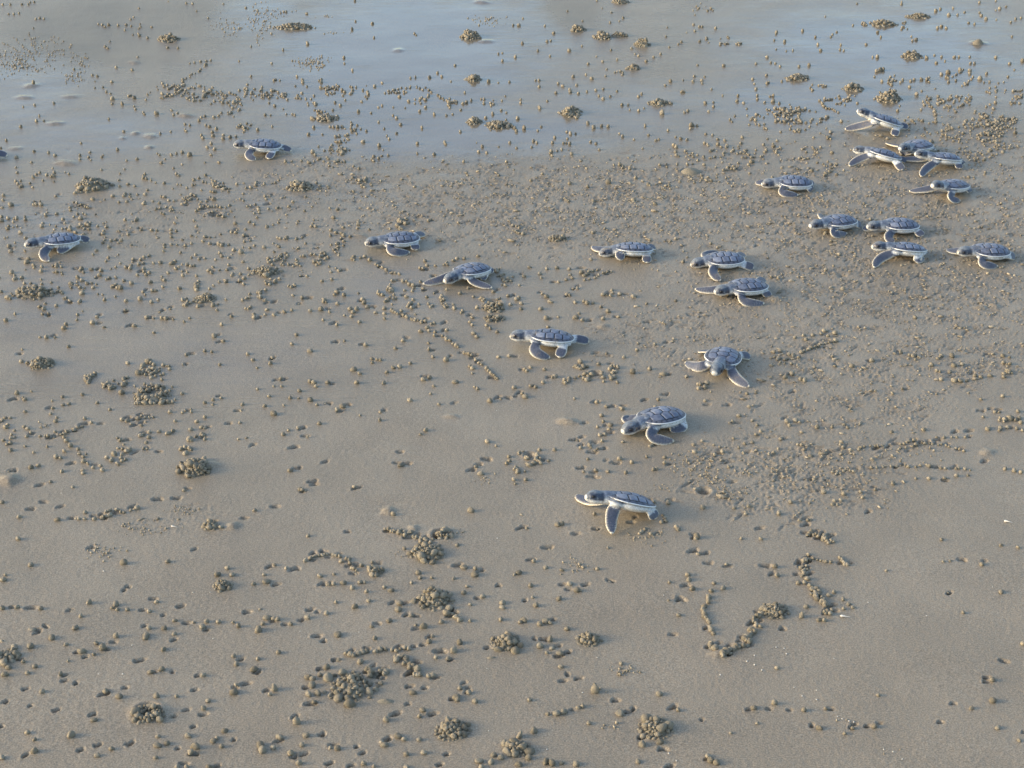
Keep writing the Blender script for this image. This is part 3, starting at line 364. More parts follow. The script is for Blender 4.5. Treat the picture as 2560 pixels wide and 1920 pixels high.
def shell_mat(name, lo, hi, rough, attr=None):
    m, n, l, p = new_mat(name)
    tc = node(n, 'ShaderNodeTexCoord')
    g = node(n, 'ShaderNodeTexNoise'); g.inputs['Scale'].default_value = 230; g.inputs['Detail'].default_value = 4
    l.new(tc.outputs['Object'], g.inputs['Vector'])
    if attr:
        at = node(n, 'ShaderNodeAttribute', attribute_name=attr)
        mr = node(n, 'ShaderNodeMapRange'); l.new(g.outputs['Fac'], mr.inputs[0]); mr.inputs[3].default_value = 0.75; mr.inputs[4].default_value = 1.25
        mx = node(n, 'ShaderNodeVectorMath', operation='SCALE'); l.new(at.outputs['Color'], mx.inputs[0]); l.new(mr.outputs[0], mx.inputs['Scale'])
        sanded(n, l, tc, mx.outputs[0], p)
    else:
        oi = node(n, 'ShaderNodeObjectInfo')
        a = node(n, 'ShaderNodeMath', operation='MULTIPLY_ADD'); l.new(oi.outputs['Random'], a.inputs[0]); a.inputs[1].default_value = 0.4; l.new(g.outputs['Fac'], a.inputs[2])
        cr = ramp(n, [(0.35, lo), (1.0, hi)])
        l.new(a.outputs[0], cr.inputs[0]); sanded(n, l, tc, cr.outputs[0], p)
    p.inputs['Roughness'].default_value = rough
    b = node(n, 'ShaderNodeBump'); b.inputs['Distance'].default_value = 0.0003; b.inputs['Strength'].default_value = 0.35
    l.new(g.outputs['Fac'], b.inputs['Height']); l.new(b.outputs[0], p.inputs['Normal'])
    return m

def plain_mat(name, c, rough):
    m, n, l, p = new_mat(name)
    tc = node(n, 'ShaderNodeTexCoord')
    g = node(n, 'ShaderNodeTexNoise'); g.inputs['Scale'].default_value = 700; l.new(tc.outputs['Object'], g.inputs['Vector'])
    cr = ramp(n, [(0.3, tuple(x * 0.8 for x in c)), (0.7, c)])
    l.new(g.outputs['Fac'], cr.inputs[0]); l.new(cr.outputs[0], p.inputs['Base Color'])
    p.inputs['Roughness'].default_value = rough
    return m

M_GROUND = sand_ground()
M_BALL = sand_ball_mat('balled_sand', ((0.120, 0.104, 0.070), (0.200, 0.171, 0.117), (0.300, 0.260, 0.186)))
M_CRUMB = sand_ball_mat('crumbled_sand', ((0.165, 0.138, 0.093), (0.258, 0.216, 0.148), (0.390, 0.335, 0.240)))
M_SKIN = skin_mat()
M_SCUTE = shell_mat('shell_scute', (0.066, 0.085, 0.136), (0.218, 0.250, 0.325), 0.38)
M_SEAM = shell_mat('shell_seam', (0.012, 0.015, 0.026), (0.024, 0.028, 0.042), 0.6)
M_RIM = shell_mat('shell_edge', None, None, 0.45, 'hue')
M_EYE = plain_mat('turtle_eye', (0.012, 0.013, 0.016), 0.08)
M_SHELL = plain_mat('bleached_shell', (0.72, 0.68, 0.60), 0.5)

# ------------------------------------------------------------------ mesh helpers
def mesh_np(name, V, F, mat, smooth=True):
    """V (n,3) array, F (m,3) or (m,4) array"""
    me = bpy.data.meshes.new(name)
    V = np.asarray(V, np.float32); F = np.asarray(F, np.int32)
    k = F.shape[1]
    me.vertices.add(len(V)); me.vertices.foreach_set('co', V.ravel())
    me.loops.add(F.size); me.loops.foreach_set('vertex_index', F.ravel())
    me.polygons.add(len(F))
    me.polygons.foreach_set('loop_start', np.arange(0, F.size, k, dtype=np.int32))
    if smooth:
        me.polygons.foreach_set('use_smooth', np.ones(len(F), bool))
    me.update(calc_edges=True)
    me.materials.append(mat)
    return me

def set_attr(me, name, vals):
    a = me.attributes.new(name, 'FLOAT', 'POINT')
    a.data.foreach_set('value', np.asarray(vals, np.float32))
def set_col(me, name, vals):
    a = me.attributes.new(name, 'FLOAT_COLOR', 'POINT')
    v = np.ones((len(vals), 4), np.float32); v[:, :3] = vals
    a.data.foreach_set('color', v.ravel())

def link(name, data, parent=None):
    o = bpy.data.objects.new(name, data)
    if parent is not None:
        o.parent = parent
    col.objects.link(o)
    return o
def tag(o, label=None, cat=None, group=None, kind=None):
    if label: o['label'] = label
    if cat: o['category'] = cat
    if group: o['group'] = group
    if kind: o['kind'] = kind
    return o

def ico(sub):
    bm = bmesh.new()
    bmesh.ops.create_icosphere(bm, subdivisions=sub, radius=1.0)
    V = np.array([v.co[:] for v in bm.verts]); F = np.array([[v.index for v in f.verts] for f in bm.faces])
    bm.free()
    return V, F
ICO1, ICO2, ICO3 = ico(1), ico(2), ico(3)

def lumpy(base, amp, seed, freq=1.6):
    """a ball of sand: sphere pushed in and out by a few random waves, flattened a little where it sits"""
    r = np.random.default_rng(seed)
    V, F = base
    d = np.zeros(len(V))
    for _ in range(7):
        k = r.normal(size=3) * freq
        d += np.sin(V @ k + r.uniform(0, 6.28)) / 7 * 1.6
    W = V * (1 + amp * d)[:, None]
    W[:, :2] *= r.uniform(0.92, 1.08, 2)
    W[:, 2] = np.where(W[:, 2] < -0.55, -0.55 + (W[:, 2] + 0.55) * 0.2, W[:, 2])
    return W, F

BALL_LO = [lumpy(ICO2, 0.33, s, 2.2) for s in range(8)]
BALL_HI = [lumpy(ICO2, 0.31, 30 + s, 2.2) for s in range(12)]
CRUMB = [lumpy(ICO1, 0.3, 60 + s, 2.2) for s in range(8)]

def merged(name, kinds, items, mat):
    """many small balls as one mesh. items: (x, y, z, rx, ry, rz, spin)"""
    Vs, Fs, T, off = [], [], [], 0
    for it in items:
        x, y, z, a, b, c, s = it
        V, F = kinds[random.randrange(len(kinds))]
        cs, sn = math.cos(s), math.sin(s)
        W = V * (a, b, c)
        W = np.stack([W[:, 0] * cs - W[:, 1] * sn + x, W[:, 0] * sn + W[:, 1] * cs + y, W[:, 2] + z], 1)
        Vs.append(W); Fs.append(F + off); off += len(V)
        T.append(np.full(len(V), random.random()))
    me = mesh_np(name, np.concatenate(Vs), np.concatenate(Fs), mat)
    set_attr(me, 'tone', np.concatenate(T))
    return me

# ------------------------------------------------------------------ the surface of the beach: one height map, 1.25 mm cells
X0, X1, Y0, Y1, CELL = -1.40, 1.40, 0.92, 4.05, 0.00125
NX, NY = int((X1 - X0) / CELL), int((Y1 - Y0) / CELL)
def band(lo, hi, seed, aniso=1.0):
    """random relief with wavelengths between lo and hi metres, unit spread"""
    r = np.random.default_rng(seed)
    s = np.fft.rfft2(r.standard_normal((NY, NX)).astype(np.float32))
    fy = np.fft.fftfreq(NY, CELL)[:, None] * aniso
    fx = np.fft.rfftfreq(NX, CELL)[None, :]
    f = np.sqrt(fx * fx + fy * fy)
    w = np.exp(-(np.log(np.maximum(f, 1e-3) * math.sqrt(lo * hi)) / (0.5 * math.log(hi / lo) + 0.15)) ** 2)
    g = np.fft.irfft2(s * w, s=(NY, NX))
    return (g / g.std()).astype(np.float32)
gx = X0 + (np.arange(NX) + 0.5) * CELL
gy = Y0 + (np.arange(NY) + 0.5) * CELL
GX, GY = np.meshgrid(gx.astype(np.float32), gy.astype(np.float32))
def blob(u, v, ru, rv, p=2.0):
    """soft patch on the beach centred on a place in the photograph (display numbers, 2212 wide)"""
    s = 2560 / 2212
    c = ground(u * s, v * s)
    rx = (ground((u + ru) * s, v * s) - c).length
    ry = abs(ground(u * s, (v - rv) * s).y - ground(u * s, (v + rv) * s).y) / 2
    q = ((GX - c.x) / rx) ** 2 + ((GY - c.y) / ry) ** 2
    return np.exp(-q ** (p / 2)).astype(np.float32)

ROUGH = np.zeros((NY, NX), np.float32)
for a in [(1300, 440, 620, 110, 1.0), (1900, 480, 520, 170, 1.0), (1900, 620, 480, 120, 0.95), (1500, 720, 260, 110, .6), (1250, 480, 330, 60, .7), (1800, 800, 260, 160, .7), (700, 400, 260, 70, .6), (300, 480, 330, 70, .4), (1700, 1020, 230, 100, .95), (2050, 760, 260, 90, .7), (2120, 330, 160, 90, .6), (1950, 300, 200, 50, .5), (1200, 1110, 160, 30, .2), (380, 1120, 120, 40, .35), (600, 560, 200, 60, .3)]:
    ROUGH = np.maximum(ROUGH, a[4] * blob(*a[:4], 3.0))
ROUGH *= np.clip(0.72 + 0.30 * band(0.03, 0.20, 11), 0, 1.15)
WET = np.zeros((NY, NX), np.float32)
for a in [(870, 120, 330, 190, 1.0), (950, 290, 420, 70, .95), (1150, 60, 160, 90, .55), (60, 190, 170, 190, .55), (1900, 110, 330, 120, .8), (1780, 220, 300, 70, .75), (560, 30, 120, 60, .6), (200, 290, 260, 60, .6), (80, 480, 200, 60, .5), (1330, 250, 300, 90, .5), (2060, 90, 200, 150, .55), (150, 640, 260, 120, .42), (400, 780, 500, 110, .35), (900, 620, 300, 60, .4), (2000, 640, 200, 40, .3), (700, 420, 300, 40, .45), (1000, 480, 300, 30, .35)]:
    WET = np.maximum(WET, a[4] * blob(*a[:4], 2.4))
WET = WET + 0.16 * np.clip((GY - 1.2) / 2.2, 0, 1)
WET += (0.05 * band(0.08, 0.5, 12, 1.6) + 0.11 * band(0.06, 0.30, 13, 0.16)) * np.clip(WET + .1, 0, 1)
DAMP = np.clip(.95 * WET + .25 * np.clip((GY - 1.9) / 1.2, 0, 1) + .25 * blob(250, 55, 190, 75, 3.0), 0, 1) * np.clip(1 - .8 * ROUGH, 0, 1)
WET -= 0.75 * blob(250, 55, 190, 75, 3.0)
WET -= 0.65 * blob(1235, 10, 55, 60, 3.0)  # sheen taken out to imitate a dark reflection of standing people, not drier sand
WET = np.clip(WET - 0.7 * ROUGH, 0, 1)

H = 0.00020 * band(0.14, 0.5, 1) + 0.00007 * band(0.03, 0.08, 2) * (1 - 0.7 * WET)
H += 0.00006 * band(0.006, 0.02, 3) * (1 - 0.8 * WET)
rid = -np.abs(band(0.009, 0.024, 4, 1.5)) + 0.55
H += ROUGH * (0.00030 * rid + 0.00062 * band(0.004, 0.008, 5, 1.2) + 0.00025 * band(0.02, 0.05, 6))
del rid

def stamp(x, y, rad, fn):
    i0, i1 = int((x - rad - X0) / CELL), int((x + rad - X0) / CELL) + 1
    j0, j1 = int((y - rad - Y0) / CELL), int((y + rad - Y0) / CELL) + 1
    i0, j0, i1, j1 = max(i0, 0), max(j0, 0), min(i1, NX), min(j1, NY)
    if i1 - i0 < 2 or j1 - j0 < 2:
        return
    H[j0:j1, i0:i1] += fn(GX[j0:j1, i0:i1] - x, GY[j0:j1, i0:i1] - y)
def gash(x, y, length, width, depth, ang, lip=0.25):
    c, s = math.cos(ang), math.sin(ang)
    def fn(dx, dy):
        a, b = (dx * c + dy * s) / (length / 2), (-dx * s + dy * c) / (width / 2)
        q = a * a + b * b
        bl = (dx * c + dy * s) / (length / 2) * 1.0
        return (-depth * 1.35 * np.exp(-(q ** 2.2)) + lip * depth * np.exp(-((np.sqrt(q) - 1.35) / 0.35) ** 2) * (0.6 - 0.4 * np.clip(bl, -1, 1))).astype(np.float32)
    stamp(x, y, length, fn)
def lump(x, y, r, h):
    ph = random.uniform(0, 6.28)
    def fn(dx, dy):
        a = np.arctan2(dy, dx)
        q = np.sqrt(dx * dx + (dy * 1.25) ** 2) / (r * (1 + .18 * np.sin(2 * a + ph) + .1 * np.sin(5 * a - ph)))
        return (h * np.exp(-q ** 3)).astype(np.float32)
    stamp(x, y, r * 2, fn)
def hole(x, y, r, d):
    def fn(dx, dy):
        q = np.sqrt(dx * dx + dy * dy) / r
        return (-d * np.exp(-q ** 4) + 0.0012 * np.exp(-((q - 1.4) / .4) ** 2)).astype(np.float32)
    stamp(x, y, r * 2.4, fn)

def height(x, y):
    i = min(max(int((x - X0) / CELL), 0), NX - 1); j = min(max(int((y - Y0) / CELL), 0), NY - 1)
    return float(H[j, i])

for t, x, y, L, a in PITS:
    u, v = tile_uv(t, x, y)
    g = ground(u, v)
    ln = L / 3.45625 / px_per_m(v) * 1.25
    gash(g.x, g.y, ln, max(0.0032, ln * 0.42), 0.0042, math.radians(a * 1.4))
    if random.random() < .5:
        gash(g.x - ln * .32, g.y - ln * .1, ln * .6, max(.003, ln * .36), .0036, math.radians(a * 1.4) + random.choice((-1.1, 1.1)), .15)
for t, x, y, w, h in LUMPS:
    u, v = tile_uv(t, x, y)
    g = ground(u, v, h * .0004)
    lump(g.x, g.y, w / 3.45625 / px_per_m(v), h * .00062)
for t, x, y, r, d in HOLES:
    g = ground(*tile_uv(t, x, y))
    hole(g.x, g.y, r * .001, d * .001)

# ------------------------------------------------------------------ hatchlings: first where they are, so that nothing else is put inside them
def crop_uv(h, p):
    return h[0] + p[0] / h[2], h[1] + p[1] / h[2]
MM = 0.001
ROLL = {8: -2, 10: 17, 11: 10, 12: 11, 19: 9, 4: 7, 14: 8, 7: 6, 9: 6, 3: 6}
turtles = []
for h in HATCH:
    pit = math.radians(h[6])
    zc = (10.3 + 20 * math.sin(pit)) * MM
    a = ground(*crop_uv(h, h[3]), zc + 27 * MM * math.sin(pit))
    b = ground(*crop_uv(h, h[4]), zc - 27 * MM * math.sin(pit) - 1.5 * MM)
    d = a - b
    hd = math.atan2(d.y, d.x)
    k = min(max(math.hypot(d.x, d.y) / (54 * MM * math.cos(pit)), 0.94), 1.07)
    c = (a + b) / 2
    c.z = zc * k
    turtles.append(dict(h=h, pit=pit, hd=hd, k=k, c=c, roll=math.radians(ROLL.get(len(turtles), 0) + random.uniform(-2, 2))))
def inside_turtle(x, y, grow=1.0):
    for t in turtles:
        dx, dy = x - t['c'].x, y - t['c'].y
        cs, sn = math.cos(t['hd']), math.sin(t['hd'])
        p, q = (dx * cs + dy * sn) / (0.030 * grow), (-dx * sn + dy * cs) / (0.023 * grow)
        if p * p + q * q < 1:
            return True
    return False

# ------------------------------------------------------------------ balls of sand: collect, then the 300 largest in the picture become objects
heaps = []
for t, x, y, w, asp, hr, st, lab in HEAPS:
    u, v = tile_uv(t, x, y)
    rx = w / 3.45625 / px_per_m(v)
    hz = rx * hr
    g = ground(u, v, hz * 0.30)
    heaps.append((g.x, g.y, rx, rx * asp, hz, st, lab, t))
def in_heap(x, y):
    for hx, hy, rx, ry, hz, st, lab, t in heaps:
        if ((x - hx) / rx) ** 2 + ((y - hy) / ry) ** 2 < 0.8:
            return True
    return False

balls = []                          # x, y, radius, tall, group key
def add_ball(u, v, r, tall=1.0, grp=0, check=True):
    g = ground(u, v, r * 0.6)
    if inside_turtle(g.x, g.y) or (check and in_heap(g.x, g.y)):
        return
    balls.append((g.x, g.y, r, tall, grp))
def claw(x, y, ln):
    a = random.uniform(-.2, .9)
    gash(x, y, ln, max(.003, ln * random.uniform(.32, .5)), random.uniform(.003, .0042), a)
    if random.random() < .6:
        b = a + random.choice((-1, 1)) * random.uniform(.7, 1.5)
        gash(x + ln * .35 * math.cos(a), y + ln * .35 * math.sin(a), ln * .7, max(.0028, ln * .35), .003, b, .15)
def near_pit(u, v, r):
    g = ground(u, v)
    a = random.uniform(0, 6.28)
    d = r * random.uniform(1.7, 2.6)
    ln = random.uniform(.0045, .010)
    claw(g.x + d * math.cos(a), g.y + d * math.sin(a), ln)
for t, s in BALLS.items():
    for w in s.split():
        f = w.lstrip('0123456789,')
        x, y = w[:len(w) - len(f)].split(',')
        u, v = tile_uv(t, float(x), float(y))
        if 'p' in f:
            g = ground(u, v)
            ln = random.uniform(.007, .011)
            claw(g.x, g.y, ln)
            continue
        if t[0] == 0:
            r = .0026 if 'b' in f else .0034 if 'x' in f else .0021
        elif t[0] == 1:
            r = .0025 if 'b' in f else .0031 if 'x' in f else .0020
        else:
            r = .0023 if 'b' in f else .0031 if 'x' in f else .0017
        r *= (1.0 if t[0] < 2 else .92) * math.exp(random.gauss(0, .12))
        add_ball(u, v, r, 1.45 if 't' in f else random.uniform(.74, 1.06) * (1.3 if t[0] == 0 else 1), 0, False)
        if t[0] >= 1 and random.random() < (.22 if t[0] < 3 else .12):
            near_pit(u, v, r)
for t, n, rows, grp, s in CHAINS:
    P = [tile_uv(t, *map(float, w.split(','))) for w in s.split()]
    L = [0]
    for a, b in zip(P, P[1:]):
        L.append(L[-1] + math.hypot(b[0] - a[0], b[1] - a[1]))
    for i in range(n):
        q = (i + random.uniform(-.25, .25)) / max(n - 1, 1) * L[-1]
        q = min(max(q, 0), L[-1] - 1e-6)
        k = next(j for j in range(len(P) - 1) if L[j + 1] > q)
        f = (q - L[k]) / (L[k + 1] - L[k])
        u = P[k][0] + (P[k + 1][0] - P[k][0]) * f; v = P[k][1] + (P[k + 1][1] - P[k][1]) * f
        for r_ in range(rows):
            r = {0: .0021, 1: .0021, 2: .0018, 3: .0023}[t[0]] * math.exp(random.gauss(0, .14))
            j = 1.6 if rows == 1 else 4.5
            add_ball(u + random.gauss(0, j), v + random.gauss(0, j * .7), r, random.uniform(.85, 1.1), grp)
        if t[0] >= 1 and random.random() < .4:
            near_pit(u, v, .0025)
for t, x, y, w, hh, n in PATCHES:
    cl = [(random.gauss(0, .5), random.gauss(0, .5)) for _ in range(max(2, n // 5))]
    for i in range(n):
        if random.random() < .6:
            q = random.choice(cl); a, b = q[0] + random.gauss(0, .16), q[1] + random.gauss(0, .16)
        else:
            a, b = random.gauss(0, .55), random.gauss(0, .55)
        u, v = tile_uv(t, x + w * a, y + hh * b)
        if random.random() < .92: add_ball(u, v, .0021 * math.exp(random.gauss(0, .2)), random.uniform(.8, 1.15))
# thin scatter between the patches (display numbers): u, v, half width, half height, how many
for u0, v0, w, hh, n in [(300, 430, 320, 110, 150), (150, 560, 150, 90, 70), (600, 490, 250, 110, 110), (1000, 660, 160, 60, 40), (1700, 300, 250, 100, 60), (2050, 260, 170, 100, 120), (2000, 480, 220, 110, 60), (120, 920, 140, 100, 40), (330, 620, 250, 60, 60), (1850, 400, 330, 60, 50), (1300, 280, 300, 100, 40), (1600, 1000, 120, 110, 30), (620, 210, 320, 40, 90)]:
    for i in range(int(n * .72)):
        s = 2560 / 2212
        add_ball((u0 + w * random.uniform(-1, 1)) * s, (v0 + hh * random.uniform(-1, 1)) * s, .0020 * math.exp(random.gauss(0, .2)))
# the beach goes on outside the frame
for i in range(260):
    sd = random.choice((-1, 1))
    y = random.uniform(1.15, 3.6)
    e = .30 * math.hypot(y, CAM_H)
    balls.append((sd * (e + random.uniform(.0, .3)), y, .0022 * math.exp(random.gauss(0, .2)), 1.0, 0))

# ------------------------------------------------------------------ stirred sand: short scratches and crumbs
def pick(mask, n, rough_seed):
    r = np.random.default_rng(rough_seed)
    p = mask.ravel().astype(np.float64); p = p / p.sum()
    k = r.choice(p.size, n, p=p)
    return gx[k % NX] + r.uniform(-.5, .5, n) * CELL, gy[k // NX] + r.uniform(-.5, .5, n) * CELL
sx, sy = pick(np.clip(ROUGH - .2, 0, 1), 2000, 21)
for x, y in zip(sx, sy):
    L = random.uniform(.008, .026)
    gash(x, y, L, random.uniform(.0018, .0034), random.uniform(.0006, .0015), random.gauss(0.3, .45), .5)
# tracks: every hatchling leaves a faint row of paired flipper marks behind it
for t in turtles:
    hd = t['hd']; n = random.randrange(4, 9)
    for i in range(n):
        s = .034 + i * .017
        for sd in (-1, 1):
            x = t['c'].x - math.cos(hd) * s - math.sin(hd) * sd * .022
            y = t['c'].y - math.sin(hd) * s + math.cos(hd) * sd * .022
            if random.random() < .55:
                gash(x + random.gauss(0, .004), y + random.gauss(0, .004), random.uniform(.008, .017), random.uniform(.002, .0036), random.uniform(.0003, .0009), hd + sd * 0.8 + random.gauss(0, .35), .5)
    # the sand right under the body is pressed smooth
crumbs = []
cx, cy = pick(np.clip(ROUGH - .12, 0, 1) ** 1.3, 10000, 22)
for x, y in zip(cx, cy):
    if inside_turtle(x, y, .9): continue
    r = .00092 * math.exp(random.gauss(0, .38))
    crumbs.append((x, y, r))
specks = []
for t, x, y, w, hh, n in SPECKS:
    for i in range(int(n * .7)):
        u, v = tile_uv(t, x + w * random.gauss(0, .6), y + hh * random.gauss(0, .6))
        g = ground(u, v)
        if not inside_turtle(g.x, g.y):
            specks.append((g.x, g.y, (.0011 if t[0] == 0 else .0008) * math.exp(random.gauss(0, .3))))
# the spray of specks at the upper left runs out in rays from a burrow
for ang in np.linspace(-1.2, 1.15, 12):
    o = ground(*tile_uv((0, 0), 330, 520))
    for i in range(random.randrange(9, 17)):
        d = .03 + i * .0085 + random.gauss(0, .001)
        specks.append((o.x - d * math.cos(ang) * 1.1 + random.gauss(0, .0012), o.y + d * math.sin(ang) * 1.5 + random.gauss(0, .002), .0013 * math.exp(random.gauss(0, .2))))

# ------------------------------------------------------------------ beach mesh, finer near the camera
rows_v = np.linspace(1968, -70, 800)
ys = np.array([ground(1280, v).y for v in rows_v])
nc = 940
half = np.array([abs(ground(0, min(max(v, -60), 1960)).x) for v in rows_v]) * 1.16
V = np.zeros((len(ys), nc, 3), np.float32)
tt = np.linspace(-1, 1, nc)
V[:, :, 0] = half[:, None] * tt[None, :]
V[:, :, 1] = ys[:, None]
# the sheet runs on to the horizon on all sides
def samp(A, x, y):
    fx = np.clip((x - X0) / CELL - .5, 0, NX - 2); fy = np.clip((y - Y0) / CELL - .5, 0, NY - 2)
    i = fx.astype(int); j = fy.astype(int); a = fx - i; b = fy - j
    return A[j, i] * (1 - a) * (1 - b) + A[j, i + 1] * a * (1 - b) + A[j + 1, i] * (1 - a) * b + A[j + 1, i + 1] * a * b
ext = np.array([.03, .08, .15, .25, .4, .7, 1.2, 2, 4, 8, 16, 32, 64, 150, 400])
L = V[:, :1, :].repeat(len(ext), 1); L[:, :, 0] -= ext[None, ::-1]
R = V[:, -1:, :].repeat(len(ext), 1); R[:, :, 0] += ext[None, :]
V = np.concatenate([L, V, R], 1)
N = V[:1].repeat(6, 0); N[:, :, 1] -= np.array([400, 100, 20, 4, 1, .25])[:, None]
N[:, :, 1] = np.minimum(N[:, :, 1], V[0, 0, 1] - .02)
FAR = V[-1:].repeat(13, 0); FAR[:, :, 1] += np.array([.05, .12, .25, .5, .9, 1.6, 3, 6, 15, 40, 100, 250, 700])[:, None]
V = np.concatenate([N, V, FAR], 0)
ny, nx = V.shape[:2]
xx, yy = V[:, :, 0].ravel(), V[:, :, 1].ravel()
inn = ((xx > X0 + .01) & (xx < X1 - .01) & (yy > Y0 + .01) & (yy < Y1 - .01))
fade = np.clip(np.minimum.reduce([xx - X0, X1 - xx, yy - Y0, Y1 - yy]) / .06, 0, 1)
zz = samp(H, xx, yy) * fade * inn
V = V.reshape(-1, 3); V[:, 2] = zz
idx = np.arange(ny * nx).reshape(ny, nx)
F = np.stack([idx[:-1, :-1], idx[:-1, 1:], idx[1:, 1:], idx[1:, :-1]], -1).reshape(-1, 4)
me = mesh_np('beach', V, F, M_GROUND)
set_attr(me, 'wet', np.where(inn, samp(WET, xx, yy), 0.15))
set_attr(me, 'damp', np.where(inn, samp(DAMP, xx, yy), 0.15))
set_attr(me, 'rough', np.where(inn, samp(ROUGH, xx, yy), 0.2))
tag(link('beach', me), 'flat wet grey-brown sand, smooth and shining at the top, stirred up at the right', None, None, 'structure')

# ------------------------------------------------------------------ loose balls
GROUPS = {0: "balls of sand strewn over the nearer beach", 'slant': "balls in the slanting chain between the hatchlings", 'wave': "balls in the wavy chain",
 'lines': "balls in the level rows at the right", 'hook': "balls in the hooked chain at lower right", 'arc': "balls in the arcs round the largest heap", 'cup': "balls in the cup-shaped chain"}
CHAIN_OF = {'slant': "slanting chain left of the centre", 'wave': "wavy chain behind the shiny-topped heap", 'lines': "level rows at the right",
 'hook': "hooked chain at the lower right", 'arc': "arcs round the largest heap", 'cup': "cup-shaped chain at the lower right"}
MARKS = [((2,0),1310,80,"crater-like ring of balls"),((2,0),1680,710,"big heap with the smooth lump"),((2,0),1820,1215,"small two-lump heap, lower left"),((2,1),1490,1445,"shiny-topped heap"),((2,1),1040,1615,"little heap ending the wavy chain"),((2,1),1640,1300,"raised burrow mouth"),((3,0),1920,70,"flower-shaped heap"),((3,0),1275,1190,"flat heap with a slit"),((3,0),60,690,"ragged heap at the left edge"),((3,1),1540,190,"high dome of balls"),((3,1),820,950,"largest heap"),((3,1),2160,560,"heap beside flat clods"),((3,1),1700,1320,"spiky heap at the bottom"),((3,2),668,535,"neat round lone heap"),((3,2),1240,1300,"pointed heap near the bottom"),((3,2),40,1480,"ragged heap at the bottom edge"),((3,3),50,285,"heap ending the cup-shaped chain"),((2,2),900,1050,"nearest hatchling"),((2,2),1150,400,"hatchling with folded flipper"),((1,2),1780,1480,"hatchling facing the camera"),((1,2),100,1280,"hatchling in the middle"),((2,3),1600,640,"level rows of balls at the right"),((3,3),1500,900,"bare sand at the lower right")]
MARK_UV = [tile_uv(*m[:3]) for m in MARKS]
def uv_of(x, y, z):
    d = y * CP - (z - CAM_H) * SP
    return 1280 + FPX * x / d, 960 - FPX * (y * SP + (z - CAM_H) * CP) / d
def nth(k):
    w = ['', 'second', 'third', 'fourth', 'fifth', 'sixth', 'seventh', 'eighth', 'ninth', 'tenth']
    return w[k] if k < 10 else str(k + 1) + ('th' if 10 <= k % 100 <= 12 else {0: 'st', 1: 'nd', 2: 'rd'}.get(k % 10, 'th'))
def name_balls():
    place, count = {}, {}
    for i, bb in enumerate(balls):
        u, v = uv_of(bb[0], bb[1], bb[2])
        if not (-5 < u < 2565 and -5 < v < 1925): continue
        if bb[4]:
            place[i] = (bb[4], u, 0, 0)
        else:
            k = min(range(len(MARKS)), key=lambda q: (u - MARK_UV[q][0]) ** 2 + (v - MARK_UV[q][1]) ** 2)
            du, dv = u - MARK_UV[k][0], v - MARK_UV[k][1]
            side = ('to the right of' if du > 0 else 'to the left of') if abs(du) > abs(dv) else ('in front of' if dv > 0 else 'beyond')
            place[i] = ((k, side), math.hypot(du, dv), k, side)
    out = {}
    for key in set(p[0] for p in place.values()):
        ids = sorted((i for i in place if place[i][0] == key), key=lambda i: place[i][1])
        for r_, i in enumerate(ids):
            if isinstance(key, str):
                out[i] = ('sand ball ' + (nth(r_) if r_ else 'first') + ' from the left in the ' + CHAIN_OF[key])
            else:
                out[i] = ((nth(r_) + ' ').lstrip() + 'nearest loose sand ball ' + key[1] + ' the ' + MARKS[key[0]][3]).replace('level rows of balls at the right', 'level rows at the right')
    return out
balls.sort(key=lambda b: -b[2] * b[3] ** .5 / math.sqrt(b[0] ** 2 + b[1] ** 2 + CAM_H ** 2))
ball_me = []
for i, (bv, bf) in enumerate(BALL_HI):
    ball_me.append(mesh_np('sand_ball', bv, bf, M_BALL))
ball_label = name_balls()
single, rest = [], []
for bi, b in enumerate(balls):
    on = abs(b[0]) < .2865 * math.sqrt((b[1] * CP + CAM_H * SP) ** 2) * 0.99
    (single if on and bi in ball_label and len(single) < 290 else rest).append(b + (bi,))
for x, y, r, tall, grp, bi in single:
    o = link('sand_ball', random.choice(ball_me))
    o.scale = (r * random.uniform(.95, 1.25), r * random.uniform(.82, 1.05), r * tall)
    o.rotation_euler = (random.gauss(0, .1), random.gauss(0, .1), random.uniform(0, 6.28))
    o.location = (x, y, height(x, y) + r * tall * .36)
    tag(o, ball_label[bi], 'sand ball', GROUPS[grp])
tag(link('sand_balls', merged('sand_balls', BALL_LO, [(x, y, height(x, y) + r * tall * .38, r, r * random.uniform(.8, 1.15), r * tall, random.uniform(0, 6.28)) for x, y, r, tall, g, bi in rest], M_BALL)), 'small balls of wet sand scattered thickly over the farther beach', None, None, 'stuff')
tag(link('sand_specks', merged('sand_specks', CRUMB, [(x, y, height(x, y) + r * .4, r, r, r, random.uniform(0, 6.28)) for x, y, r in specks], M_CRUMB)), 'fine specks of sand sprayed out from crab burrows', None, None, 'stuff')
tag(link('sand_crumbs', merged('sand_crumbs', CRUMB, [(x, y, height(x, y) + r * .25, r * random.uniform(.8, 2.4), r * random.uniform(.6, 1.1), r * random.uniform(.3, .8), random.gauss(.25, .6)) for x, y, r in crumbs], M_CRUMB)), 'crumbs of stirred sand round the hatchlings at the right', None, None, 'stuff')

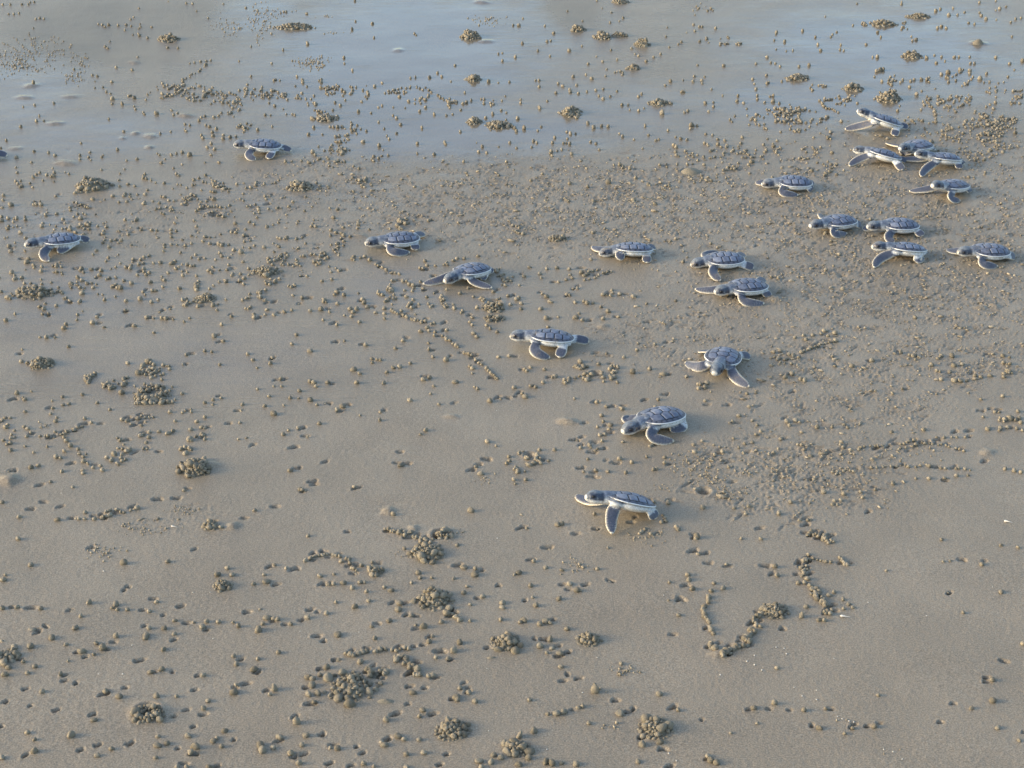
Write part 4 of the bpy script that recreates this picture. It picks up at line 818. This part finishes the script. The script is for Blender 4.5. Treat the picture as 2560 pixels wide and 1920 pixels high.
# ------------------------------------------------------------------ heaps of balls
def heap_shape(rx, ry, hz, style, seed):
    """height of a heap above the sand: several lumps run together, or a broken ring round a burrow"""
    r = np.random.default_rng(seed)
    ph = r.uniform(0, 6.28, 6)
    if style == 'h':
        def f(x, y):
            a = math.atan2(y / ry, x / rx); q = math.hypot(x / rx, y / ry)
            return hz * .78 * math.exp(-((q - .64) / .25) ** 2) * (.80 + .35 * math.sin(a * 2 + ph[0]) * math.sin(a + ph[1]) - .22 * math.sin(a))
        return f
    n = 1 if style == 's' else int(r.integers(3, 6))
    subs = [(0.0, 0.0, .80, .9)]
    for k in range(n - 1):
        a = r.uniform(0, 6.28); d = r.uniform(.30, .62)
        subs.append((d * math.cos(a), d * math.sin(a), r.uniform(.30, .52), r.uniform(.45, 1.15)))
    def f(x, y):
        u, v = x / rx, y / ry
        z = 0.0
        for sx_, sy_, w, hh in subs:
            q = ((u - sx_) ** 2 + (v - sy_) ** 2) / (w * w)
            if q < 1: z = max(z, hh * (1 - q) ** .75)
        if style == 's':
            z *= 1 + .16 * math.sin(u * 4 + ph[4]) * math.sin(v * 4.4 + ph[5])
        return hz * z * .86
    return f
def heap_base(shape, rx, ry, smooth_):
    nr, na = (10, 28) if not smooth_ else (14, 36)
    V = [(0, 0, shape(0, 0))]
    for i in range(1, nr):
        q = i / (nr - 1) * 1.06
        for j in range(na):
            a = 2 * math.pi * j / na
            x, y = rx * q * math.cos(a), ry * q * math.sin(a)
            V.append((x, y, shape(x, y) - .0012 * q))
    F = []
    for j in range(na):
        F.append((0, 1 + j, 1 + (j + 1) % na))
    for i in range(nr - 2):
        for j in range(na):
            a, b_, c, d = 1 + i * na + j, 1 + (i + 1) * na + j, 1 + (i + 1) * na + (j + 1) % na, 1 + i * na + (j + 1) % na
            F += [(a, b_, c), (a, c, d)]
    return np.array(V), np.array(F)

for hi, (hx, hy, rx, ry, hz, st, lab, t) in enumerate(heaps):
    zg = height(hx + rx, hy)
    near = t[0] >= 1
    shape = heap_shape(rx, ry, hz, st, 100 + hi)
    bv, bf = heap_base(shape, rx, ry, st == 's')
    if st == 's':
        o = link('sand_clod', mesh_np('sand_clod', bv, bf, M_BALL))
        o.location = (hx, hy, zg - .0006)
        tag(o, lab, 'sand heap')
        continue
    root = link('sand_heap', None)
    root.empty_display_size = .01
    root.location = (hx, hy, zg - .0006)
    tag(root, lab, 'sand heap')
    link('heap_base', mesh_np('heap_base', bv, bf, M_BALL), root)
    br = {0: .0025, 1: .0025, 2: .0025, 3: .0027}[t[0]]
    pts, tries = [], 0
    r = random.Random(500 + hi)
    cap = 64 if near else 70
    while len(pts) < cap and tries < 3000:
        tries += 1
        a, q = r.uniform(0, 6.28), math.sqrt(r.uniform(0.0, 1.25))
        if st == 'h' and q < .40: continue
        x, y = rx * q * math.cos(a), ry * q * math.sin(a)
        z = shape(x, y)
        if z < hz * .08 and r.random() < .72: continue
        s = br * math.exp(r.gauss(-.08, .36))
        p = Vector((x, y, z + s * r.uniform(-.25, .4)))
        if any((p - o_).length < (s + s2) * .74 for o_, s2 in pts): continue
        pts.append((p, s))
    if near:
        for p, s in pts:
            o = link('sand_ball', r.choice(ball_me), root)
            o.location = p
            o.scale = (s * r.uniform(.85, 1.25), s * r.uniform(.8, 1.1), s * r.uniform(.75, 1.15))
            o.rotation_euler = (r.gauss(0, .6), r.gauss(0, .6), r.uniform(0, 6.28))
    else:
        o = link('ball_pile', merged('ball_pile', BALL_LO, [(p.x, p.y, p.z, s * r.uniform(.85, 1.25), s, s * r.uniform(.8, 1.2), r.uniform(0, 6.28)) for p, s in pts], M_BALL), root)
        o['kind'] = 'stuff'

# ------------------------------------------------------------------ bits of bleached shell
def shard(u, v, ln, ang, lab):
    g = ground(u, v)
    V, F = [], []
    st = [(0, .5), (.12, 1.0), (.3, .75), (.55, .3), (1, .06)]
    for s, w in st:
        for k in range(6):
            a = k * math.pi / 3
            V.append((s * ln, w * ln * .16 * math.cos(a), w * ln * .13 * math.sin(a)))
    for i in range(len(st) - 1):
        for k in range(6):
            F.append((i * 6 + k, i * 6 + (k + 1) % 6, (i + 1) * 6 + (k + 1) % 6, (i + 1) * 6 + k))
    o = link('shell_fragment', mesh_np('shell_fragment', V, F, M_SHELL))
    o.location = (g.x, g.y, height(g.x, g.y) + ln * .09)
    o.rotation_euler = (0, -.05, ang)
    tag(o, lab, 'shell fragment')
shard(*tile_uv((2, 3), 2040, 1185), .009, -.5, "white pointed sliver of shell on the bare sand near the right edge")
shard(*tile_uv((3, 3), 625, 348), .009, -.3, "white sliver of shell with a thin tail beside the hooked chain of balls")
shard(*tile_uv((2, 0), 1480, 1232), .007, -.4, "small white flake of shell on the bare sand at the lower left")
grit = []
for t, s in {(3, 3): "160,672 225,962 420,990 420,1070 295,1038 1370,342 865,228 1938,98 570,715 140,625 70,615 600,1215 640,1235 700,1255 740,1268 1000,1500 1080,1520 1160,1585 500,1145", (3, 2): "1310,170 1355,210 2095,690 2030,740 2095,770 2160,815 1800,855 735,705 300,1500 1420,1595 1355,1530 610,1010", (3, 0): "435,155 1665,142 1815,142 1840,540 1140,600 850,850 1060,850", (2, 1): "1385,1115 2085,1335 1735,155 2080,230", (2, 0): "895,1615 530,945", (3, 1): "890,485 380,480 1995,800 2010,1340"}.items():
    for w in s.split():
        g = ground(*tile_uv(t, *map(float, w.split(','))))
        q = random.uniform(.0004, .0008)
        grit.append((g.x, g.y, height(g.x, g.y) + q * .4, q * 1.3, q, q * .6, random.uniform(0, 6)))
tag(link('shell_grit', merged('shell_grit', CRUMB, grit, M_SHELL)), 'tiny white grains of shell on the bare sand', None, None, 'stuff')

# ------------------------------------------------------------------ hatchling shell, shared by all of them (millimetres until the end)
SL, SW, SH, NE = 27.0, 22.4, 8.0, 2.3
def outline(a):
    c, s = math.cos(a), math.sin(a)
    cx = math.copysign(abs(c) ** (2 / NE), c); cy = math.copysign(abs(s) ** (2 / NE), s)
    return cx, cy
def half_w(px):
    return SW * (1 + .10 * px) * (1 - min(abs(px), 1) ** NE) ** (1 / NE)
def shell_z(x, y):
    px = x / SL
    q = (abs(px) ** NE + abs(y / (SW * (1 + .10 * px))) ** NE) ** (1 / NE)
    q = min(q, 1.0)
    return SH * (1 - q ** 2.2) ** .72 + .7 * math.exp(-(y / 3.5) ** 2) * (1 - q) + (.5 if q > .9 else 0) * (q - .9) * 10 + 1.6 * px * (q ** 2) * .4
def shell_mesh():
    V, F = [], []
    nr, na = 12, 44
    for i in range(nr):
        q = i / (nr - 1) * .97
        for j in range(na):
            cx, cy = outline(2 * math.pi * j / na)
            x = SL * q * cx; y = SW * q * cy * (1 + .10 * q * cx)
            V.append((x, y, shell_z(x, y)))
    for i in range(nr - 1):
        for j in range(na):
            F.append((i * na + j, (i + 1) * na + j, (i + 1) * na + (j + 1) % na, i * na + (j + 1) % na))
    return mesh_np('shell', np.array(V) * MM, F, M_SEAM)
SLATE, CREAM, WHITE = (.088, .100, .135), (.78, .71, .55), (.72, .74, .73)
def rim_mesh():
    V, F, C = [], [], []
    prof = [(.85, .10, SLATE), (.87, .45, SLATE), (.965, .50, SLATE), (.985, .48, SLATE), (1.0, .40, WHITE), (1.022, -.1, WHITE), (1.015, -.8, WHITE), (.95, -1.7, WHITE)]
    na = 72
    for q, dz, c in prof:
        for j in range(na):
            a = 2 * math.pi * j / na
            cx, cy = outline(a)
            x = SL * q * cx; y = SW * q * cy * (1 + .10 * q * cx)
            k = min(q, .985)
            xs = SL * k * cx; ys_ = SW * k * cy * (1 + .10 * k * cx)
            notch = -.32 if (j % 3 == 0 and q < .97) else 0       # seams between the small edge plates
            V.append((x, y, shell_z(xs, ys_) + dz + notch)); C.append((.03, .035, .05) if notch else ((.20, .23, .28) if cx > .86 and c is WHITE else c))
    n = len(prof)
    for i in range(n - 1):
        for j in range(na):
            F.append((i * na + j, (i + 1) * na + j, (i + 1) * na + (j + 1) % na, i * na + (j + 1) % na))
    me = mesh_np('shell_edge', np.array(V) * MM, F, M_RIM)
    set_col(me, 'hue', C)
    return me
def scute_mesh(poly):
    """poly: corner points (along, across) in shell numbers"""
    P = []
    for (a, b), (c, d) in zip(poly, poly[1:] + poly[:1]):
        for k in range(4):
            P.append((a + (c - a) * k / 4, b + (d - b) * k / 4))
    P = [(SL * a, half_w(a) * b) for a, b in P]
    area = sum(x1 * y2 - x2 * y1 for (x1, y1), (x2, y2) in zip(P, P[1:] + P[:1]))
    if area < 0: P.reverse()
    mx = sum(p[0] for p in P) / len(P); my = sum(p[1] for p in P) / len(P)
    V, F = [], []
    for s, dz in ((1.0, -.25), (.93, .38), (.80, .55), (.4, .50)):
        for x, y in P:
            X, Y = mx + (x - mx) * s, my + (y - my) * s
            V.append((X, Y, shell_z(X, Y) + dz))
    n = len(P)
    V.append((mx, my, shell_z(mx, my) + .5))
    T = []
    for i in range(3):
        for j in range(n):
            a, b, c, d = i * n + j, i * n + (j + 1) % n, (i + 1) * n + (j + 1) % n, (i + 1) * n + j
            T += [(a, b, c), (a, c, d)]
    for j in range(n):
        T.append((3 * n + j, 3 * n + (j + 1) % n, 4 * n))
    return mesh_np('scute', np.array(V) * MM, T, M_SCUTE)
scutes = []
vb = [.83, .48, .10, -.30, -.66, -.90]
wd = [.20, .235, .25, .25, .24, .20]
g_ = .024
for i in range(5):
    f, b = vb[i] - g_, vb[i + 1] + g_
    m_ = (f + b) / 2
    scutes.append([(f, wd[i]), (m_, .36 if i else .30), (b, wd[i + 1]), (b, -wd[i + 1]), (m_, -.36 if i else -.30), (f, -wd[i])])
cb = [(.80, .78), (.30, .29), (-.10, -.12), (-.48, -.50), (-.84, -.80)]
vm = [(vb[i] + vb[i + 1]) / 2 for i in range(5)]
for sd in (1, -1):
    for i in range(4):
        fi, bi = cb[i][0] - g_, cb[i + 1][0] + g_
        fo, bo = cb[i][1] - g_, cb[i + 1][1] + g_
        seam = vb[i + 1]
        scutes.append([(fo, sd * .80), (fi if i else fi - .04, sd * (.39 if i else .28)), (seam, sd * (.29 if i < 3 else .29)), (bi, sd * .39), (bo, sd * .80)])
ME_SHELL, ME_RIM = shell_mesh(), rim_mesh()
ME_SCUTE = [scute_mesh(p) for p in scutes]
ev, ef = ICO2
ME_EYE = mesh_np('eye', ev * np.array([2.0, 1.1, 1.7]) * MM, ef, M_EYE)

# ------------------------------------------------------------------ hatchling body: neck, head, belly and flippers grown together into one skin
class Src:
    def __init__(s): s.V, s.F, s.C = [], [], []
    def add(s, V, F, C):
        o = len(s.V)
        s.V += [tuple(v) for v in V]; s.F += [tuple(i + o for i in f) for f in F]; s.C += C
def ball_src(src, c, r, colour, rot=None, n=(14, 22)):
    V, F, C = [], [], []
    nu, nv = n
    for i in range(nu + 1):
        a = math.pi * i / nu
        for j in range(nv):
            b = 2 * math.pi * j / nv
            p = Vector((math.cos(a), math.sin(a) * math.cos(b), math.sin(a) * math.sin(b)))
            q = Vector((p.x * r[0], p.y * r[1], p.z * r[2]))
            w = (rot @ q if rot else q) + Vector(c)
            V.append(w); C.append(colour(q))
    for i in range(nu):
        for j in range(nv):
            F.append((i * nv + j, i * nv + (j + 1) % nv, (i + 1) * nv + (j + 1) % nv, (i + 1) * nv + j))
    src.add(V, F, C)
def tube_src(src, P, R, colour):
    n = 16
    V, F, C = [], [], []
    for i, (p, r) in enumerate(zip(P, R)):
        d = (P[min(i + 1, len(P) - 1)] - P[max(i - 1, 0)]).normalized()
        side = d.cross(Vector((0, 0, 1))).normalized(); up = side.cross(d)
        for j in range(n):
            a = 2 * math.pi * j / n
            V.append(p + side * r * math.cos(a) + up * r * .92 * math.sin(a)); C.append(colour(math.sin(a)))
    for i in range(len(P) - 1):
        for j in range(n):
            F.append((i * n + j, i * n + (j + 1) % n, (i + 1) * n + (j + 1) % n, (i + 1) * n + j))
    F.append(tuple(range(n))[::-1]); F.append(tuple(range((len(P) - 1) * n, len(P) * n)))
    src.add(V, F, C)
def flipper_src(src, root, E, T, chord, thick, up, rear):
    """a paddle from root over the elbow E to the tip T; up is the side that shows its dark back"""
    N = 18
    V, F, C = [], [], []
    pts = []
    for i in range(N):
        s = i / (N - 1)
        # quadratic through the three joints
        sm = .48
        a = (s - sm) * (s - 1) / (sm); b = s * (s - 1) / (sm * (sm - 1)); c = s * (s - sm) / (1 - sm)
        pts.append(root * a + E * b + T * c)
    nn = 16
    for i, p in enumerate(pts):
        s = i / (N - 1)
        d = (pts[min(i + 1, N - 1)] - pts[max(i - 1, 0)]).normalized()
        u = (up - d * up.dot(d)).normalized()
        ch = u.cross(d)
        k = s * (len(chord) - 1); i0 = min(int(k), len(chord) - 2); f = k - i0
        w = (chord[i0] * (1 - f) + chord[i0 + 1] * f) / 2
        if s > .78: w *= math.sqrt(max(1 - ((s - .78) / .225) ** 2, .02))
        th = (thick[0] * (1 - s) + thick[1] * s) / 2
        for j in range(nn):
            a = 2 * math.pi * j / nn
            x, y = math.cos(a), math.sin(a)
            x = math.copysign(abs(x) ** .8, x)
            V.append(p + ch * w * x + u * th * y)
            edge = abs(x) > .82 or s > .955
            if rear:
                c = CREAM if edge else (.62, .66, .68) if s < .42 else SLATE if y > 0 else (.5, .5, .5)
            else:
                c = (CREAM if edge and s > .12 else SLATE) if y > -.05 else (.52, .50, .46)
                if edge and s > .12: c = CREAM
            C.append(c)
    for i in range(N - 1):
        for j in range(nn):
            F.append((i * nn + j, i * nn + (j + 1) % nn, (i + 1) * nn + (j + 1) % nn, (i + 1) * nn + j))
    F.append(tuple(range(nn))[::-1]); F.append(tuple(range((N - 1) * nn, N * nn)))
    src.add(V, F, C)

def skin_of(t):
    h, pit, hd, k, c = t['h'], t['pit'], t['hd'], t['k'], t['c']
    R = Matrix.Rotation(hd, 3, 'Z') @ Matrix.Rotation(-pit, 3, 'Y') @ Matrix.Rotation(t['roll'], 3, 'X')
    Ri = R.transposed()
    def loc(p): return Ri @ (p - c) / (MM * k)
    def lift(p, lo):                # keep points above the sand
        w = R @ p * (MM * k) + c
        w.z = max(w.z, lo * MM)
        return Ri @ (w - c) / (MM * k)
    zg = -c.z / (MM * k)
    src = Src()
    ball_src(src, (0, 0, -3.2), (25.2, 20.8, 7.2), lambda q: WHITE, n=(20, 30))
    ball_src(src, (0, 0, -5.4), (20, 16.5, 4.4), lambda q: WHITE)
    for sd in (1, -1):
        ball_src(src, (17.5, sd * 11.5, -3.0), (9.0, 7.5, 5.2), lambda q: (.17, .20, .25) if q.z > .3 else WHITE)
        ball_src(src, (-17, sd * 9.5, -3.4), (7.5, 6.5, 4.2), lambda q: (.55, .6, .64))
    # where the nose is: on its line of sight, in the middle plane of the body
    u, v = crop_uv(h, h[5])
    d = ray(u, v); o = Vector((0, 0, CAM_H))
    nrm = R @ Vector((0, 1, 0))
    A = R @ Vector((24, 0, -1)) * (MM * k) + c
    den = d.dot(nrm)
    nose = None
    if abs(den) > .25:
        s = (A - o).dot(nrm) / den
        nose = loc(o + d * s)
    if nose is None or nose.x < 30:
        nose = Vector((50, 0, 0))
    base = Vector((22, 0, -1.0))
    q = nose - base
    if q.length > 31: q = q * (31 / q.length)
    if q.length < 29: q = q * (29 / q.length)
    el = math.atan2(q.z, q.x); el = min(max(el, -.30), .62)
    ya = min(max(math.atan2(q.y, q.x), -.35), .35)
    hdv = Vector((math.cos(el) * math.cos(ya), math.cos(el) * math.sin(ya), math.sin(el)))
    nose = base + hdv * q.length
    nose = lift(nose, 5.0)
    lev = Matrix.Rotation(ya, 3, 'Z') @ Matrix.Rotation(-(el * .55 - .06), 3, 'Y')   # the head stays more level than the neck
    hc = nose - lev @ Vector((11.6, 0, .8))
    def neck_c(s): return (.15, .18, .235) if s > .05 else WHITE
    nb = Vector((18, 0, -.8)); mid = (nb + hc) / 2 + Vector((0, 0, .3))
    tube_src(src, [nb, mid, hc], [9.0, 8.4, 7.4], neck_c)
    eyes = [Vector((4.0, sd * 7.3, 1.5)) for sd in (1, -1)]
    def head_c(q):
        if any((q - e).length < 2.9 for e in eyes): return (.022, .028, .048)
        if q.z > 5.2: return (.19, .22, .25)
        if q.z > -2.6 and -6.5 < q.x: return (.045, .062, .098) if abs(q.y) > 3.5 else (.145, .17, .20)
        if q.z > 1.0: return (.30, .34, .40)
        return WHITE
    ball_src(src, hc, (10.8, 8.5, 7.7), head_c, lev, (20, 30))
    sn = lev @ Vector((7.0, 0, -.9))
    ball_src(src, hc + sn, (5.0, 5.5, 4.7), lambda q: (.72, .71, .65) if q.x > 3.5 else ((.12, .145, .18) if q.z > -1.2 else WHITE), lev)
    eye_pos = [hc + lev @ (e * 1.0) for e in eyes]
    # flippers
    CH_F, CH_R = [9.5, 12.0, 14.2, 15.0, 14.4, 13.4, 12.2, 10.5], [9, 10.5, 13, 14.5, 14, 13]
    specs = [(7, 1, False), (8, -1, False), (9, 1, True), (10, -1, True)]
    for fi, sd, rear in specs:
        s = h[fi]
        root = Vector((-16.5, sd * 11.5, -3.6)) if rear else Vector((16.5, sd * 14.5, -3.2))
        if s is None:
            if rear:
                T = Vector((-33, sd * 13, zg + 2)); E = (root + T) / 2 + Vector((0, 0, 1))
            else:
                E = Vector((9, sd * 29, zg + 6)); T = Vector((-13, sd * 33, zg + 2))
        else:
            W = [loc(ground(*crop_uv(h, p), p[2] * MM)) for p in s]
            T = W[-1]
            E = W[0] if len(W) > 1 else (root + T) / 2 + Vector((0, 0, 1.2))
        L1, L2 = (14, 17) if rear else (27, 33)
        a = E - root
        if a.length > L1: E = root + a * (L1 / a.length)
        a = T - E
        if a.length > L2: T = E + a * (L2 / a.length)
        if a.length < 6: T = E + (a.normalized() if a.length > .1 else Vector((-1, 0, 0))) * 6
        if not rear: E = (root + T) / 2 * .38 + E * .62
        E, T = lift(E, 3.0 if not rear else 2.2), lift(T, 1.6)
        up = (Ri @ Vector((0, 0, 1))) * .66 + Vector((0, sd, 0)) * (.75 if not rear else .6)
        if sd < 0: up = (Ri @ Vector((0, 0, 1))) * .82 + Vector((0, .50, 0))
        if t is turtles[8] and not rear: up = (Ri @ Vector((0, 0, 1))) * .7 + Vector((.75, 0, 0))
        flipper_src(src, root, E, T, CH_R if rear else CH_F, (5.0, 2.4) if not rear else (4.6, 2.4), up, rear)
    # a stub of a tail
    ball_src(src, (-25.5, 0, -4.0), (4.5, 2.2, 1.9), lambda q: (.5, .52, .52), n=(8, 12))
    me = bpy.data.meshes.new('skin_source')
    me.from_pydata(src.V, [], src.F)
    ob = bpy.data.objects.new('skin_source', me)
    col.objects.link(ob)
    m = ob.modifiers.new('r', 'REMESH'); m.mode = 'VOXEL'; m.voxel_size = .85
    m2 = ob.modifiers.new('s', 'SMOOTH'); m2.factor = .5; m2.iterations = 3
    dg = bpy.context.evaluated_depsgraph_get()
    e = ob.evaluated_get(dg)
    em = e.to_mesh()
    nv = len(em.vertices)
    V = np.empty(nv * 3, np.float32); em.vertices.foreach_get('co', V); V = V.reshape(-1, 3)
    F = np.array([list(p.vertices) if len(p.vertices) == 4 else list(p.vertices) + [p.vertices[-1]] for p in em.polygons], np.int32)
    e.to_mesh_clear()
    bpy.data.objects.remove(ob); bpy.data.meshes.remove(me)
    kd = kdtree.KDTree(len(src.V))
    for i, p in enumerate(src.V): kd.insert(p, i)
    kd.balance()
    SC = np.array(src.C)
    Cc = np.empty((nv, 3), np.float32)
    for i in range(nv):
        f = kd.find_n(V[i], 3)
        w = np.array([1 / (x[2] + .15) for x in f]); w /= w.sum()
        Cc[i] = (SC[[x[1] for x in f]] * w[:, None]).sum(0)
    out = mesh_np('body', V * MM, F, M_SKIN)
    set_col(out, 'hue', Cc)
    return out, eye_pos, R, lev, ya

for t in turtles:
    me, eyes, R, lev, ya = skin_of(t)
    root = link('turtle_hatchling', None)
    root.empty_display_size = .02
    root.location = t['c']
    root.rotation_euler = R.to_euler()
    root.scale = (t['k'],) * 3
    tag(root, t['h'][11], 'turtle hatchling', 'hatchlings crawling to the left across the beach')
    link('body', me, root)
    sh = link('shell', ME_SHELL, root)
    link('shell_edge', ME_RIM, sh)
    for s in ME_SCUTE:
        link('scute', s, sh)
    for e, sd in zip(eyes, (1, -1)):
        o = link('eye', ME_EYE, root)
        o.location = e * MM
        o.rotation_euler = (lev @ Matrix.Rotation(sd * -.28, 3, 'Z')).to_euler()
